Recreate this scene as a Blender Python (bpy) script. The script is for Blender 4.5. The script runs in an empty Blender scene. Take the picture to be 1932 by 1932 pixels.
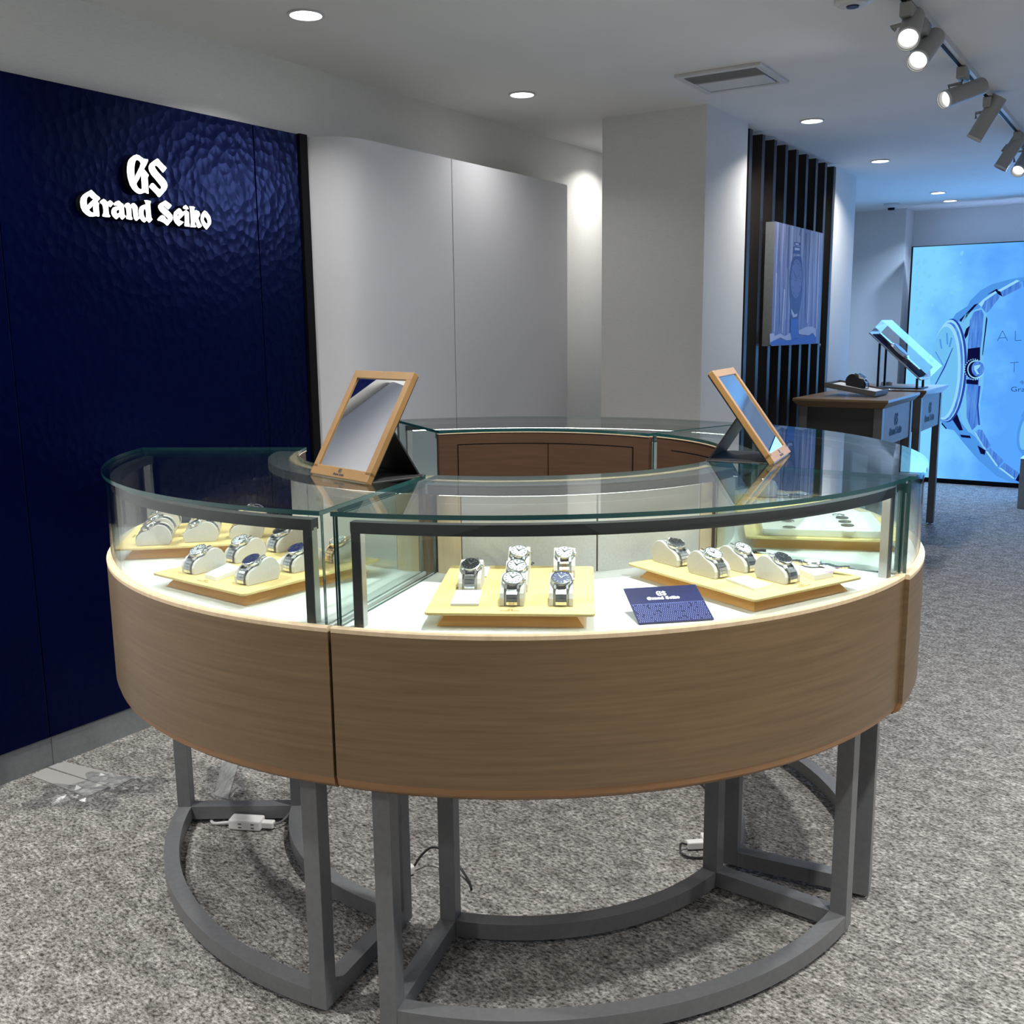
import bpy, bmesh, math, random
from mathutils import Vector, Matrix
random.seed(7)
SC = bpy.context.scene
COL = SC.collection
PI = math.pi
R = math.radians

# ------------------------------------------------------------------ camera
FPX, PITCH, ROLL, CAMZ = 1900.0, 0.178056, -0.011052, 1.345
_up = Vector((0, math.sin(PITCH), math.cos(PITCH)))
_rt = Vector((1, 0, 0))
FW = Vector((0, math.cos(PITCH), -math.sin(PITCH)))
CR = _rt * math.cos(ROLL) + _up * math.sin(ROLL)
CU = -_rt * math.sin(ROLL) + _up * math.cos(ROLL)
CAM = Vector((0, 0, CAMZ))
cd = bpy.data.cameras.new('camera')
cd.sensor_width = 36; cd.lens = 36 * FPX / 1932; cd.clip_start = .02
cam = bpy.data.objects.new('camera', cd); COL.objects.link(cam)
m = Matrix((CR, CU, -FW)).transposed().to_4x4(); m.translation = CAM
cam.matrix_world = m
SC.camera = cam

# ------------------------------------------------------------------ world, exposure
w = bpy.data.worlds.new('world'); SC.world = w; w.use_nodes = True
w.node_tree.nodes['Background'].inputs[0].default_value = (.6, .65, .75, 1)
w.node_tree.nodes['Background'].inputs[1].default_value = .05
SC.view_settings.view_transform = 'Standard'; SC.view_settings.look = 'None'
SC.view_settings.gamma = 1; SC.view_settings.use_curve_mapping = False
SC.view_settings.exposure = 0.0
SC.cycles.use_denoising = True
SC.cycles.transparent_max_bounces = 32
SC.cycles.max_bounces = 10
SC.cycles.diffuse_bounces = 4
SC.cycles.glossy_bounces = 6
SC.cycles.caustics_reflective = False
SC.cycles.caustics_refractive = False
SC.cycles.sample_clamp_indirect = 4

# room frame: n = away from the left wall, s = along it
RZ = R(-33.3)
DS = Vector((math.sin(-RZ), math.cos(-RZ), 0)); DN = Vector((DS.y, -DS.x, 0))
H = 2.355
def rp(n, s, z=0.0): return DN * n + DS * s + Vector((0, 0, z))

DL_POWER, SPOT_POWER, LED_STR, SCREEN_STR = 22.0, 14.0, 17.0, 1.0
DL_COL = (1.0, .975, .925); SPOT_COL = (.80, .88, 1.0)
def area(name, loc, size, power, col, spread=160, rot=(0, 0, 0), parent=None, size_y=None):
    l = bpy.data.lights.new(name, 'AREA'); l.shape = 'DISK' if size_y is None else 'RECTANGLE'
    l.size = size; l.energy = power; l.color = col; l.spread = R(spread)
    if size_y: l.size_y = size_y
    o = bpy.data.objects.new(name, l); COL.objects.link(o); o.location = loc; o.rotation_euler = rot
    if parent: o.parent = parent
    return o

# ------------------------------------------------------------------ helpers
def ray(x, y): return FW + CR * ((x - 966) / FPX) - CU * ((y - 966) / FPX)
def onz(x, y, z):
    d = ray(x, y); return CAM + d * ((z - CAMZ) / d.z)
def onpl(x, y, nrm, c):
    d = ray(x, y); return CAM + d * ((c - nrm.dot(CAM)) / nrm.dot(d))

def tag(o, label=None, cat=None, group=None, kind=None):
    if label: o['label'] = label
    if cat: o['category'] = cat
    if group: o['group'] = group
    if kind: o['kind'] = kind
    return o
def thing(name, label, cat, loc=(0, 0, 0), rz=0, group=None):
    o = bpy.data.objects.new(name, None); COL.objects.link(o)
    o.empty_display_size = .05; o.location = loc; o.rotation_euler = (0, 0, rz)
    return tag(o, label, cat, group)
def copy_tree(o, parent=None):
    c = o.copy(); COL.objects.link(c)
    if parent: c.parent = parent
    for ch in list(o.children): copy_tree(ch, c)
    return c

class MB:
    def __init__(s): s.b = bmesh.new(); s.mi = 0; s.T = Matrix.Identity(4)
    def _v(s, pts): return [s.b.verts.new(s.T @ Vector(p)) for p in pts]
    def _f(s, vs, smooth=False):
        try: f = s.b.faces.new(vs)
        except ValueError: return
        f.material_index = s.mi; f.smooth = smooth
    def box(s, c, d, rz=0, rx=0, ry=0):
        M = Matrix.Translation(c) @ Matrix.Rotation(rz, 4, 'Z') @ Matrix.Rotation(ry, 4, 'Y') @ Matrix.Rotation(rx, 4, 'X')
        v = s._v([M @ Vector((x * d[0] / 2, y * d[1] / 2, z * d[2] / 2)) for z in (-1, 1) for y in (-1, 1) for x in (-1, 1)])
        for q in ((0, 2, 3, 1), (4, 5, 7, 6), (0, 1, 5, 4), (2, 6, 7, 3), (0, 4, 6, 2), (1, 3, 7, 5)): s._f([v[i] for i in q])
        return s
    def hexa(s, bot, top):
        v = s._v(list(bot) + list(top)); n = len(bot)
        s._f(v[:n][::-1]); s._f(v[n:])
        for i in range(n): s._f([v[i], v[(i + 1) % n], v[n + (i + 1) % n], v[n + i]])
        return s
    def prism(s, poly, z0, z1, smooth=False):
        v0 = s._v([(p[0], p[1], z0) for p in poly]); v1 = s._v([(p[0], p[1], z1) for p in poly]); n = len(poly)
        s._f(v0[::-1]); s._f(v1)
        for i in range(n): s._f([v0[i], v0[(i + 1) % n], v1[(i + 1) % n], v1[i]], smooth)
        return s
    def flat(s, pts): s._f(s._v(pts)); return s
    def arc(s, r0, r1, a0, a1, z0, z1, seg=40, sideslot=None, capslot=None, innerslot=None):
        """curved slab between two radii and two angles (degrees)"""
        base = s.mi
        rows = []
        for i in range(seg + 1):
            a = R(a0 + (a1 - a0) * i / seg); c, q = math.cos(a), math.sin(a)
            rows.append(s._v([(r0 * c, r0 * q, z0), (r1 * c, r1 * q, z0), (r1 * c, r1 * q, z1), (r0 * c, r0 * q, z1)]))
        for i in range(seg):
            A, B = rows[i], rows[i + 1]
            s._f([A[0], B[0], B[1], A[1]], False); s._f([A[3], A[2], B[2], B[3]], False)
            s.mi = base if sideslot is None else sideslot
            s._f([A[1], B[1], B[2], A[2]], True)
            if innerslot is not None: s.mi = innerslot
            s._f([A[0], A[3], B[3], B[0]], True)
            s.mi = base
        s.mi = base if capslot is None else capslot
        s._f(rows[0]); s._f(rows[-1][::-1]); s.mi = base
        return s
    def revolve_arc(s, prof, a0, a1, seg=40, closed=True):
        rows = []
        for i in range(seg + 1):
            a = R(a0 + (a1 - a0) * i / seg); rows.append(s._v([(r * math.cos(a), r * math.sin(a), z) for r, z in prof]))
        n = len(prof)
        for i in range(seg):
            for k in range(n if closed else n - 1):
                s._f([rows[i][k], rows[i + 1][k], rows[i + 1][(k + 1) % n], rows[i][(k + 1) % n]], True)
        if closed: s._f(rows[0]); s._f(rows[-1][::-1])
        return s
    def lathe(s, prof, seg=24, smooth=True, ring=False):
        if ring: prof = list(prof) + [prof[0]]
        rows = [s._v([(r * math.cos(2 * PI * i / seg), r * math.sin(2 * PI * i / seg), z) for i in range(seg)]) for r, z in prof]
        for k in range(len(prof) - 1):
            for i in range(seg): s._f([rows[k][i], rows[k][(i + 1) % seg], rows[k + 1][(i + 1) % seg], rows[k + 1][i]], smooth)
        if ring: bmesh.ops.remove_doubles(s.b, verts=s.b.verts, dist=1e-6)
        else: s._f(rows[0][::-1]); s._f(rows[-1])
        return s
    def tube(s, pts, r, seg=8):
        pts = [Vector(p) for p in pts]; rows = []
        for i, p in enumerate(pts):
            t = (pts[min(i + 1, len(pts) - 1)] - pts[max(i - 1, 0)]).normalized()
            u = t.cross(Vector((0, 0, 1)));
            if u.length < 1e-3: u = t.cross(Vector((1, 0, 0)))
            u.normalize(); v = t.cross(u)
            rows.append(s._v([p + (u * math.cos(2 * PI * k / seg) + v * math.sin(2 * PI * k / seg)) * r for k in range(seg)]))
        for i in range(len(rows) - 1):
            for k in range(seg): s._f([rows[i][k], rows[i][(k + 1) % seg], rows[i + 1][(k + 1) % seg], rows[i + 1][k]], True)
        s._f(rows[0][::-1]); s._f(rows[-1]); return s
    def build(s, name, mats, parent=None, bevel=0, autos=False):
        bmesh.ops.recalc_face_normals(s.b, faces=s.b.faces)
        for e in s.b.edges:
            if len(e.link_faces) != 2 or e.calc_face_angle(0) > R(32): e.smooth = False
        me = bpy.data.meshes.new(name); s.b.to_mesh(me); s.b.free()
        for mm in (mats if isinstance(mats, (list, tuple)) else [mats]): me.materials.append(mm)
        o = bpy.data.objects.new(name, me); COL.objects.link(o)
        if parent: o.parent = parent
        if bevel:
            md = o.modifiers.new('bevel', 'BEVEL'); md.width = bevel; md.segments = 2; md.limit_method = 'ANGLE'; md.angle_limit = R(40)
        return o
def spline(pts, n=8):
    P = [Vector(p) for p in pts]; P = [P[0] * 2 - P[1]] + P + [P[-1] * 2 - P[-2]]; out = []
    for i in range(1, len(P) - 2):
        for k in range(n):
            t = k / n; a, b, c, d = P[i - 1:i + 3]
            out.append(.5 * ((2 * b) + (c - a) * t + (2 * a - 5 * b + 4 * c - d) * t * t + (3 * b - a - 3 * c + d) * t ** 3))
    return out + [P[-2]]
def rrect(wd, dp, r, k=5):
    out = []
    for cx, cy, a0 in ((wd / 2 - r, dp / 2 - r, 0), (-wd / 2 + r, dp / 2 - r, 90), (-wd / 2 + r, -dp / 2 + r, 180), (wd / 2 - r, -dp / 2 + r, 270)):
        for i in range(k + 1): a = R(a0 + 90 * i / k); out.append((cx + r * math.cos(a), cy + r * math.sin(a)))
    return out

# ------------------------------------------------------------------ materials
def mat(name, col=(.5, .5, .5), rough=.5, metal=0, spec=.5, emit=None, es=1, coat=0):
    mm = bpy.data.materials.new(name); mm.use_nodes = True; b = mm.node_tree.nodes['Principled BSDF']
    b.inputs['Base Color'].default_value = (*col, 1); b.inputs['Roughness'].default_value = rough
    b.inputs['Metallic'].default_value = metal; b.inputs['Specular IOR Level'].default_value = spec
    b.inputs['Coat Weight'].default_value = coat
    if emit: b.inputs['Emission Color'].default_value = (*emit, 1); b.inputs['Emission Strength'].default_value = es
    return mm
def N(mm, t, **kw):
    n = mm.node_tree.nodes.new(t)
    for k, v in kw.items():
        if k in n.inputs: n.inputs[k].default_value = v
        else: setattr(n, k, v)
    return n
def LK(mm, a, b): mm.node_tree.links.new(a, b)
def coords(mm, scale, rot=(0, 0, 0)):
    tc = N(mm, 'ShaderNodeTexCoord'); mp = N(mm, 'ShaderNodeMapping'); mp.inputs['Scale'].default_value = scale
    mp.inputs['Rotation'].default_value = rot; LK(mm, tc.outputs['Object'], mp.inputs['Vector']); return mp.outputs[0]
def noise_col(mm, c0, c1, scale, vec, detail=4, lo=.3, hi=.7, rough=.5):
    n = N(mm, 'ShaderNodeTexNoise'); n.inputs['Scale'].default_value = scale; n.inputs['Detail'].default_value = detail
    n.inputs['Roughness'].default_value = rough
    LK(mm, vec, n.inputs['Vector'])
    r = N(mm, 'ShaderNodeValToRGB'); r.color_ramp.elements[0].position = lo; r.color_ramp.elements[1].position = hi
    r.color_ramp.elements[0].color = (*c0, 1); r.color_ramp.elements[1].color = (*c1, 1)
    LK(mm, n.outputs['Fac'], r.inputs[0]); return n.outputs['Fac'], r.outputs[0]
def bump(mm, h, strength, dist=.002):
    b = N(mm, 'ShaderNodeBump'); b.inputs['Strength'].default_value = strength; b.inputs['Distance'].default_value = dist
    LK(mm, h, b.inputs['Height']); LK(mm, b.outputs[0], mm.node_tree.nodes['Principled BSDF'].inputs['Normal'])
def wood(name, c0, c1, rough=.45, scale=(3, 3, 90), coat=0):
    mm = mat(name, c0, rough, coat=coat); f, c = noise_col(mm, c0, c1, 1.0, coords(mm, scale), 6, .25, .75, .6)
    LK(mm, c, mm.node_tree.nodes['Principled BSDF'].inputs['Base Color']); return mm
def textured(name, c0, c1, scale, vec_scale=(1, 1, 1), rough=.8, bs=.2, bd=.002, detail=4, lo=.3, hi=.7, spec=.3):
    mm = mat(name, c0, rough, spec=spec); f, c = noise_col(mm, c0, c1, scale, coords(mm, vec_scale), detail, lo, hi)
    LK(mm, c, mm.node_tree.nodes['Principled BSDF'].inputs['Base Color'])
    if bs: bump(mm, f, bs, bd)
    return mm
def glass(name, tint=(.93, .97, .96), f0=.045, rough=0.0):
    mm = bpy.data.materials.new(name); mm.use_nodes = True; nt = mm.node_tree; nt.nodes.clear()
    out = nt.nodes.new('ShaderNodeOutputMaterial'); tr = nt.nodes.new('ShaderNodeBsdfTransparent'); gl = nt.nodes.new('ShaderNodeBsdfGlossy')
    tr.inputs[0].default_value = (*tint, 1); gl.inputs['Roughness'].default_value = rough
    lw = nt.nodes.new('ShaderNodeLayerWeight'); lw.inputs[0].default_value = .5
    pw = nt.nodes.new('ShaderNodeMath'); pw.operation = 'POWER'; pw.inputs[1].default_value = 5
    ma = nt.nodes.new('ShaderNodeMath'); ma.operation = 'MULTIPLY_ADD'; ma.inputs[1].default_value = 1 - f0; ma.inputs[2].default_value = f0
    mx = nt.nodes.new('ShaderNodeMixShader'); L = nt.links.new
    L(lw.outputs['Facing'], pw.inputs[0]); L(pw.outputs[0], ma.inputs[0]); L(ma.outputs[0], mx.inputs[0])
    L(tr.outputs[0], mx.inputs[1]); L(gl.outputs[0], mx.inputs[2]); L(mx.outputs[0], out.inputs[0]); return mm
def emis(name, col, st):
    mm = bpy.data.materials.new(name); mm.use_nodes = True; nt = mm.node_tree; nt.nodes.clear()
    out = nt.nodes.new('ShaderNodeOutputMaterial'); e = nt.nodes.new('ShaderNodeEmission')
    e.inputs[0].default_value = (*col, 1); e.inputs[1].default_value = st; nt.links.new(e.outputs[0], out.inputs[0]); return mm
def srgb(r, g, b):
    f = lambda c: (c / 255 / 12.92) if c / 255 <= .04045 else ((c / 255 + .055) / 1.055) ** 2.4
    return (f(r), f(g), f(b))

M = {}
# carpet: heathered loop pile
c = mat('carpet', (.3, .29, .28), .95, spec=.1); M['carpet'] = c
v = coords(c, (1, 1.5, 1), (0, 0, R(20)))
f1, c1 = noise_col(c, srgb(86, 83, 80), srgb(222, 220, 217), 84, v, 5, .38, .64, .72)
f2, c2 = noise_col(c, srgb(168, 165, 162), srgb(250, 249, 248), 16, v, 6, .38, .62, .7)
mx = N(c, 'ShaderNodeMix', data_type='RGBA', blend_type='MULTIPLY'); mx.inputs[0].default_value = .85
LK(c, c1, mx.inputs[6]); LK(c, c2, mx.inputs[7]); LK(c, mx.outputs[2], c.node_tree.nodes['Principled BSDF'].inputs['Base Color'])
vo = N(c, 'ShaderNodeTexVoronoi'); vo.inputs['Scale'].default_value = 170; LK(c, v, vo.inputs['Vector'])
ad = N(c, 'ShaderNodeMath', operation='ADD'); LK(c, vo.outputs['Distance'], ad.inputs[0]); LK(c, f1, ad.inputs[1]); bump(c, ad.outputs[0], .7, .006)
M['paint'] = textured('ceiling_paint', (.76, .75, .73), (.80, .79, .77), 2.5, bs=0, rough=.9)
M['paper'] = textured('wall_fabric', (.68, .68, .66), (.74, .735, .715), 1, (60, 60, 420), bs=.12, bd=.001, rough=.85)
M['panelwhite'] = textured('partition_fabric', (.72, .725, .77), (.76, .765, .81), 1, (260, 260, 320), bs=.05, bd=.0006, rough=.75)
b = mat('hammered_navy', (.0004, .0010, .018), .26, spec=.3); b.node_tree.nodes['Principled BSDF'].inputs['Specular Tint'].default_value = (.10, .22, 1, 1); M['navy'] = b
vo = N(b, 'ShaderNodeTexVoronoi', feature='F1'); vo.inputs["Scale"].default_value = 36
nz = N(b, 'ShaderNodeTexNoise'); nz.inputs['Scale'].default_value = 12
cc = coords(b, (1, 1, .8)); LK(b, cc, nz.inputs['Vector'])
mxv = N(b, 'ShaderNodeMix', data_type='VECTOR'); mxv.inputs[0].default_value = .02; LK(b, cc, mxv.inputs[4]); LK(b, nz.outputs['Color'], mxv.inputs[5])
LK(b, mxv.outputs[1], vo.inputs['Vector']); bump(b, vo.outputs["Distance"], .24, .006)
M['black'] = mat('black', (.003, .003, .004), .6, spec=.15)
M['slat'] = wood('dark_slat', (.006, .0045, .004), (.014, .009, .007), .5, (40, 40, 3))
M['grey'] = textured('grey_lacquer', (.20, .21, .22), (.23, .24, .25), 60, bs=0, rough=.55)
M['steelgrey'] = textured('powder_grey', (.135, .14, .148), (.16, .165, .173), 80, bs=0, rough=.32, spec=.5)
M['darkmetal'] = textured('anodised_dark', (.028, .029, .031), (.036, .037, .039), 1, (80, 80, 400), bs=0, rough=.4, spec=.5)
M['skirt'] = wood('walnut_veneer', srgb(100, 80, 55), srgb(124, 101, 71), .42, (4, 4, 110), coat=.1)
M['trimwood'] = wood('walnut_trim', srgb(138, 98, 60), srgb(164, 122, 80), .4, (5, 5, 60), coat=.1)
M['walnut'] = wood('inner_walnut', srgb(70, 49, 35), srgb(88, 63, 46), .5, (4, 4, 90))
M['palewood'] = wood('pale_wood', srgb(215, 190, 155), srgb(236, 214, 180), .5, (60, 60, 4))
M['shelf'] = mat('white_shelf', (.82, .82, .81), .45)
M['felt'] = textured('pale_felt', (.62, .62, .60), (.70, .70, .68), 260, bs=.15, bd=.0008, rough=.95)
M['glass'] = glass('clear_glass'); M['gedge'] = mat('glass_edge', (.012, .07, .07), .12, spec=.9, coat=.5)
M['acrylic'] = glass('acrylic', (.96, .97, .98), .025)
M['apron'] = mat('apron_black', (.018, .018, .017), .5)
M['tleg'] = mat('table_leg_grey', (.10, .10, .10), .45)
M['led'] = emis('led_strip', (1.0, .985, .95), LED_STR)
M['led2'] = emis('led_strip_rear', (1.0, .985, .95), 7.0)
M['lamp'] = emis('lamp_disc', (1, .99, .96), 9.0)
M['lens'] = emis('spot_lens', (1, .99, .97), 2.6)
M['white'] = mat('white_plastic', (.75, .75, .74), .4)
M['trimwhite'] = mat('white_metal', (.62, .62, .62), .45)
M['spotbody'] = mat('spot_body', (.34, .34, .33), .5)
M['traywood'] = wood('tray_wood', srgb(206, 152, 84), srgb(232, 180, 108), .45, (8, 8, 120))
M['trayleather'] = textured('tray_leather', srgb(220, 194, 130), srgb(230, 206, 144), 150, bs=.05, bd=.0004, rough=.6)
M['pillow'] = textured('pillow_suede', (.62, .60, .57), (.67, .65, .62), 300, bs=.1, bd=.0003, rough=.9)
M['steel'] = mat('polished_steel', (.78, .79, .81), .16, 1.0)
M['gold'] = mat('rose_gold', (.85, .62, .36), .18, 1.0)
M['dialwhite'] = mat('dial_white', (.85, .85, .85), .3); M['dialblack'] = mat('dial_black', (.01, .01, .015), .25)
M['dialblue'] = mat('dial_blue', (.01, .02, .13), .25); M['ink'] = mat('ink', (.02, .02, .03), .5)
M['strap'] = textured('black_leather', (.008, .008, .01), (.02, .02, .02), 200, bs=.2, bd=.0005, rough=.6)
M['card'] = mat('white_card', (.80, .80, .80), .6); M['pink'] = mat('pink_tag', (.75, .35, .65), .6)
M['mirror'] = mat('mirror_silver', (.9, .91, .92), .01, 1.0)
M['framewood'] = wood('oak_frame', srgb(142, 106, 60), srgb(160, 124, 76), .45, (5, 5, 5))
M['standblack'] = mat('stand_black', (.012, .012, .013), .45)
M['alu'] = mat('brushed_aluminium', (.55, .55, .54), .3, .9)
M['logowhite'] = emis('logo_light', (1, 1, 1), 1.9)
M['booknavy'] = mat('booklet_navy', srgb(14, 16, 78), .4, spec=.3)
M['navyink'] = mat('navy_ink', (.004, .006, .05), .4)

# ------------------------------------------------------------------ the lettering, traced as outlines
def Z1(L): return [(140 + x / 13.8, 280 + y / 13.8) for x, y in L]
def Z2(L): return [(240 + x / 11.365, 280 + y / 11.365) for x, y in L]
GL = [
 ('emblem_letter', [Z2([(181,132),(120,155),(60,200),(16,247),(-8,310),(-21,395),(-25,494),(-8,626),(15,710),(41,790),(90,870),(148,930),(200,965),(247,980),(300,970),(350,950),(385,955),(410,973),(443,975),(440,850),(432,740),(425,630),(450,575),(400,510),(345,445),(390,365),(435,265),(428,235),(390,230),(340,222),(290,190),(240,150)]),
   Z2([(195,248),(165,270),(148,330),(137,420),(137,520),(148,630),(165,570),(210,480),(250,400),(270,330),(255,290),(225,262)]),
   Z2([(280,575),(240,660),(185,750),(190,790),(225,850),(270,878),(295,870),(292,780),(285,680)])]),
 ('emblem_letter', [Z2([(625,218),(560,260),(470,330),(445,380),(440,430),(455,490),(500,570),(580,660),(660,760),(700,810),(712,840),(690,885),(640,850),(580,780),(540,745),(500,750),(455,810),(455,835),(500,880),(580,960),(640,1035),(668,1050),(695,1035),(760,960),(820,890),(845,830),(850,790),(830,725),(780,650),(700,570),(640,500),(590,430),(575,390),(595,365),(640,400),(700,470),(735,515),(755,522),(775,500),(830,430),(820,405),(760,350),(700,285),(650,225)])]),
 ('letter', [Z1([(420,1080),(370,1110),(280,1160),(200,1220),(150,1290),(130,1400),(150,1540),(200,1640),(280,1720),(370,1775),(460,1780),(550,1765),(610,1780),(638,1770),(635,1680),(622,1560),(620,1470),(635,1440),(590,1385),(625,1350),(660,1310),(640,1270),(570,1220),(500,1150),(440,1090)]),
   Z1([(365,1240),(320,1290),(305,1360),(310,1430),(322,1495),(360,1440),(475,1330),(430,1300)]),
   Z1([(470,1490),(430,1540),(368,1595),(400,1640),(450,1670),(485,1670),(472,1600)])]),
 ('letter', [Z1([(745,1315),(690,1345),(640,1390),(660,1430),(705,1460),(720,1500),(738,1600),(735,1690),(710,1740),(715,1775),(800,1790),(900,1795),(925,1770),(885,1710),(875,1600),(868,1490),(890,1515),(920,1535),(960,1500),(1005,1430),(960,1380),(915,1350),(880,1370),(845,1395),(790,1340)])]),
 ('letter', [Z1([(1120,1362),(1050,1395),(1000,1440),(1010,1485),(1080,1490),(1130,1505),(1050,1515),(980,1550),(945,1620),(945,1700),(980,1770),(1040,1830),(1080,1850),(1120,1815),(1160,1780),(1200,1840),(1235,1860),(1280,1820),(1330,1770),(1290,1720),(1280,1600),(1272,1500),(1260,1450),(1210,1420),(1160,1370)]),
   Z1([(1130,1600),(1095,1620),(1080,1660),(1105,1710),(1150,1670),(1150,1610)])]),
 ('letter', [Z1([(1380,1415),(1330,1430),(1280,1480),(1290,1530),(1325,1550),(1340,1640),(1345,1730),(1330,1790),(1335,1835),(1420,1860),(1490,1860),(1503,1830),(1475,1770),(1470,1650),(1465,1560),(1485,1545),(1500,1600),(1515,1720),(1530,1820),(1565,1875),(1600,1893),(1640,1860),(1690,1820),(1650,1770),(1635,1660),(1635,1540),(1600,1480),(1545,1425),(1490,1430),(1445,1475),(1420,1430)])]),
 ('letter', [Z2([(345,1112),(420,1112),(490,1130),(495,1150),(478,1190),(485,1300),(495,1420),(502,1480),(530,1525),(490,1570),(450,1600),(420,1570),(400,1550),(370,1580),(345,1592),(300,1560),(250,1500),(232,1420),(228,1330),(250,1260),(310,1220),(380,1200),(365,1150)]),
   Z2([(355,1290),(335,1340),(335,1410),(350,1460),(385,1510),(387,1400),(375,1320)])]),
 ('letter', [Z2([(805,1115),(760,1140),(680,1185),(645,1230),(645,1270),(680,1340),(740,1400),(810,1460),(850,1500),(868,1540),(820,1510),(780,1450),(735,1430),(690,1450),(625,1525),(640,1550),(690,1560),(770,1600),(830,1655),(855,1655),(900,1600),(950,1540),(966,1490),(950,1430),(880,1350),(800,1280),(755,1240),(770,1232),(820,1280),(865,1315),(910,1265),(940,1225),(900,1185),(850,1150)])]),
 ('letter', [Z2([(1090,1282),(1040,1320),(985,1370),(974,1440),(975,1530),(1010,1600),(1060,1650),(1095,1672),(1140,1640),(1200,1580),(1150,1560),(1100,1530),(1140,1490),(1200,1430),(1180,1370),(1130,1300)]),
   Z2([(1070,1390),(1060,1455),(1090,1435)])]),
 ('letter', [Z2([(1240,1212),(1190,1240),(1172,1280),(1200,1300),(1260,1315),(1305,1300),(1280,1250)]),
   Z2([(1245,1320),(1180,1360),(1200,1400),(1215,1440),(1218,1560),(1207,1650),(1220,1672),(1326,1685),(1326,1640),(1315,1600),(1312,1480),(1305,1370)])]),
 ('letter', [Z2([(1312,1240),(1400,1245),(1440,1265),(1420,1300),(1425,1370),(1435,1330),(1470,1325),(1520,1350),(1548,1400),(1540,1440),(1510,1495),(1530,1560),(1560,1620),(1590,1660),(1550,1700),(1510,1710),(1480,1680),(1460,1600),(1430,1560),(1440,1640),(1470,1670),(1450,1695),(1340,1690),(1345,1650),(1348,1560),(1335,1400),(1325,1290)])]),
 ('letter', [Z2([(1645,1330),(1600,1370),(1560,1440),(1554,1530),(1575,1600),(1620,1680),(1670,1740),(1690,1742),(1740,1680),(1780,1620),(1785,1550),(1765,1460),(1700,1370)]),
   Z2([(1640,1460),(1625,1530),(1660,1590),(1705,1625),(1705,1560),(1680,1500)])]),
]
def wall_uv(p):
    q = onpl(p[0], p[1], DN, -2.86); return (q.dot(DS), q.z)
GLU = [(n, [[wall_uv(p) for p in lp] for lp in loops]) for n, loops in GL]
_all = [p for _, l in GLU for lp in l for p in lp]
LX0, LX1 = min(p[0] for p in _all), max(p[0] for p in _all); LZ0, LZ1 = min(p[1] for p in _all), max(p[1] for p in _all)
LCX, LCZ, LW = (LX0 + LX1) / 2, (LZ0 + LZ1) / 2, LX1 - LX0
def fill_mesh(name, loops, ext):
    cu = bpy.data.curves.new(name, 'CURVE'); cu.dimensions = '2D'; cu.fill_mode = 'BOTH'; cu.extrude = ext
    for lp in loops:
        sp = cu.splines.new('POLY'); sp.points.add(len(lp) - 1); sp.use_cyclic_u = True
        for i, p in enumerate(lp): sp.points[i].co = (p[0], p[1], 0, 1)
    ob = bpy.data.objects.new(name, cu); COL.objects.link(ob); bpy.context.view_layer.update()
    me = bpy.data.meshes.new_from_object(ob.evaluated_get(bpy.context.evaluated_depsgraph_get())); me.name = name
    bpy.data.objects.remove(ob); bpy.data.curves.remove(cu); return me
LETTERS = [(n, fill_mesh(n, [[((p[0] - LCX) / LW, (p[1] - LCZ) / LW) for p in lp] for lp in loops], .5)) for n, loops in GLU]
def logo_mesh(name, width, mt, parent, M4, thick=.0006):
    """the whole lettering as one flat printed mesh; M4 places its x-right, y-up plane"""
    b = bmesh.new(); S = M4 @ Matrix.Diagonal((width, width, thick, 1))
    for _, me in LETTERS:
        k = len(b.verts); b.from_mesh(me); b.verts.ensure_lookup_table()
        for vv in b.verts[k:]: vv.co = S @ vv.co
    me = bpy.data.meshes.new(name); b.to_mesh(me); b.free(); me.materials.append(mt)
    o = bpy.data.objects.new(name, me); COL.objects.link(o); o.parent = parent; return o
def text_mesh(txt, size, name='lettering'):
    cu = bpy.data.curves.new(name, 'FONT'); cu.body = txt; cu.size = size; cu.extrude = .0002
    ob = bpy.data.objects.new(name, cu); COL.objects.link(ob); bpy.context.view_layer.update()
    me = bpy.data.meshes.new_from_object(ob.evaluated_get(bpy.context.evaluated_depsgraph_get()))
    bpy.data.objects.remove(ob); bpy.data.curves.remove(cu); return me

# ------------------------------------------------------------------ room shell (local x = n, y = s)
def room(name, mats, boxes, kind='structure', parent=None, bevel=0):
    b = MB()
    for (n0, n1, s0, s1, z0, z1) in boxes: b.box(((n0 + n1) / 2, (s0 + s1) / 2, (z0 + z1) / 2), (n1 - n0, s1 - s0, z1 - z0))
    o = b.build(name, mats, parent, bevel)
    if parent is None: o.rotation_euler.z = RZ
    if kind: o['kind'] = kind
    return o
room('floor', M['carpet'], [(-3.1, 3.4, -3.6, 10, -.08, 0)])
room('ceiling', M['paint'], [(-3.1, 3.4, -3.6, 10, H, H + .08)])
room('wall_left', M['paper'], [(-3.05, -2.91, -3.6, 10, 0, H)])
room('wall_right', M['paper'], [(3.2, 3.35, -3.6, 10, 0, H)])
room('wall_back', M['paper'], [(-2.91, 3.2, -3.6, -3.45, 0, H)])
room('wall_far', M['paper'], [(-2.91, -2.09, 9.48, 9.95, 0, H), (-2.09, 3.2, 9.8, 9.95, 0, H)])
room('wall_column', M['paper'], [(-2.444, -1.904, 4.56, 5.09, 0, H)])
room('wall_centre', M['paper'], [(-2.3, -1.985, 5.09, 6.80, 0, H), (-2.3, -1.945, 6.80, 7.29, 0, H)])
# grey plinth under the navy panels
room('baseboard_left', M['grey'], [(-2.91, -2.885, .2, 1.715, 0, .094), (-2.91, -2.885, 1.717, 2.95, 0, .094)])
room('trim_1', M['black'], [(-2.91, -2.868, 2.925, 2.965, 0, 2.092)])

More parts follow.
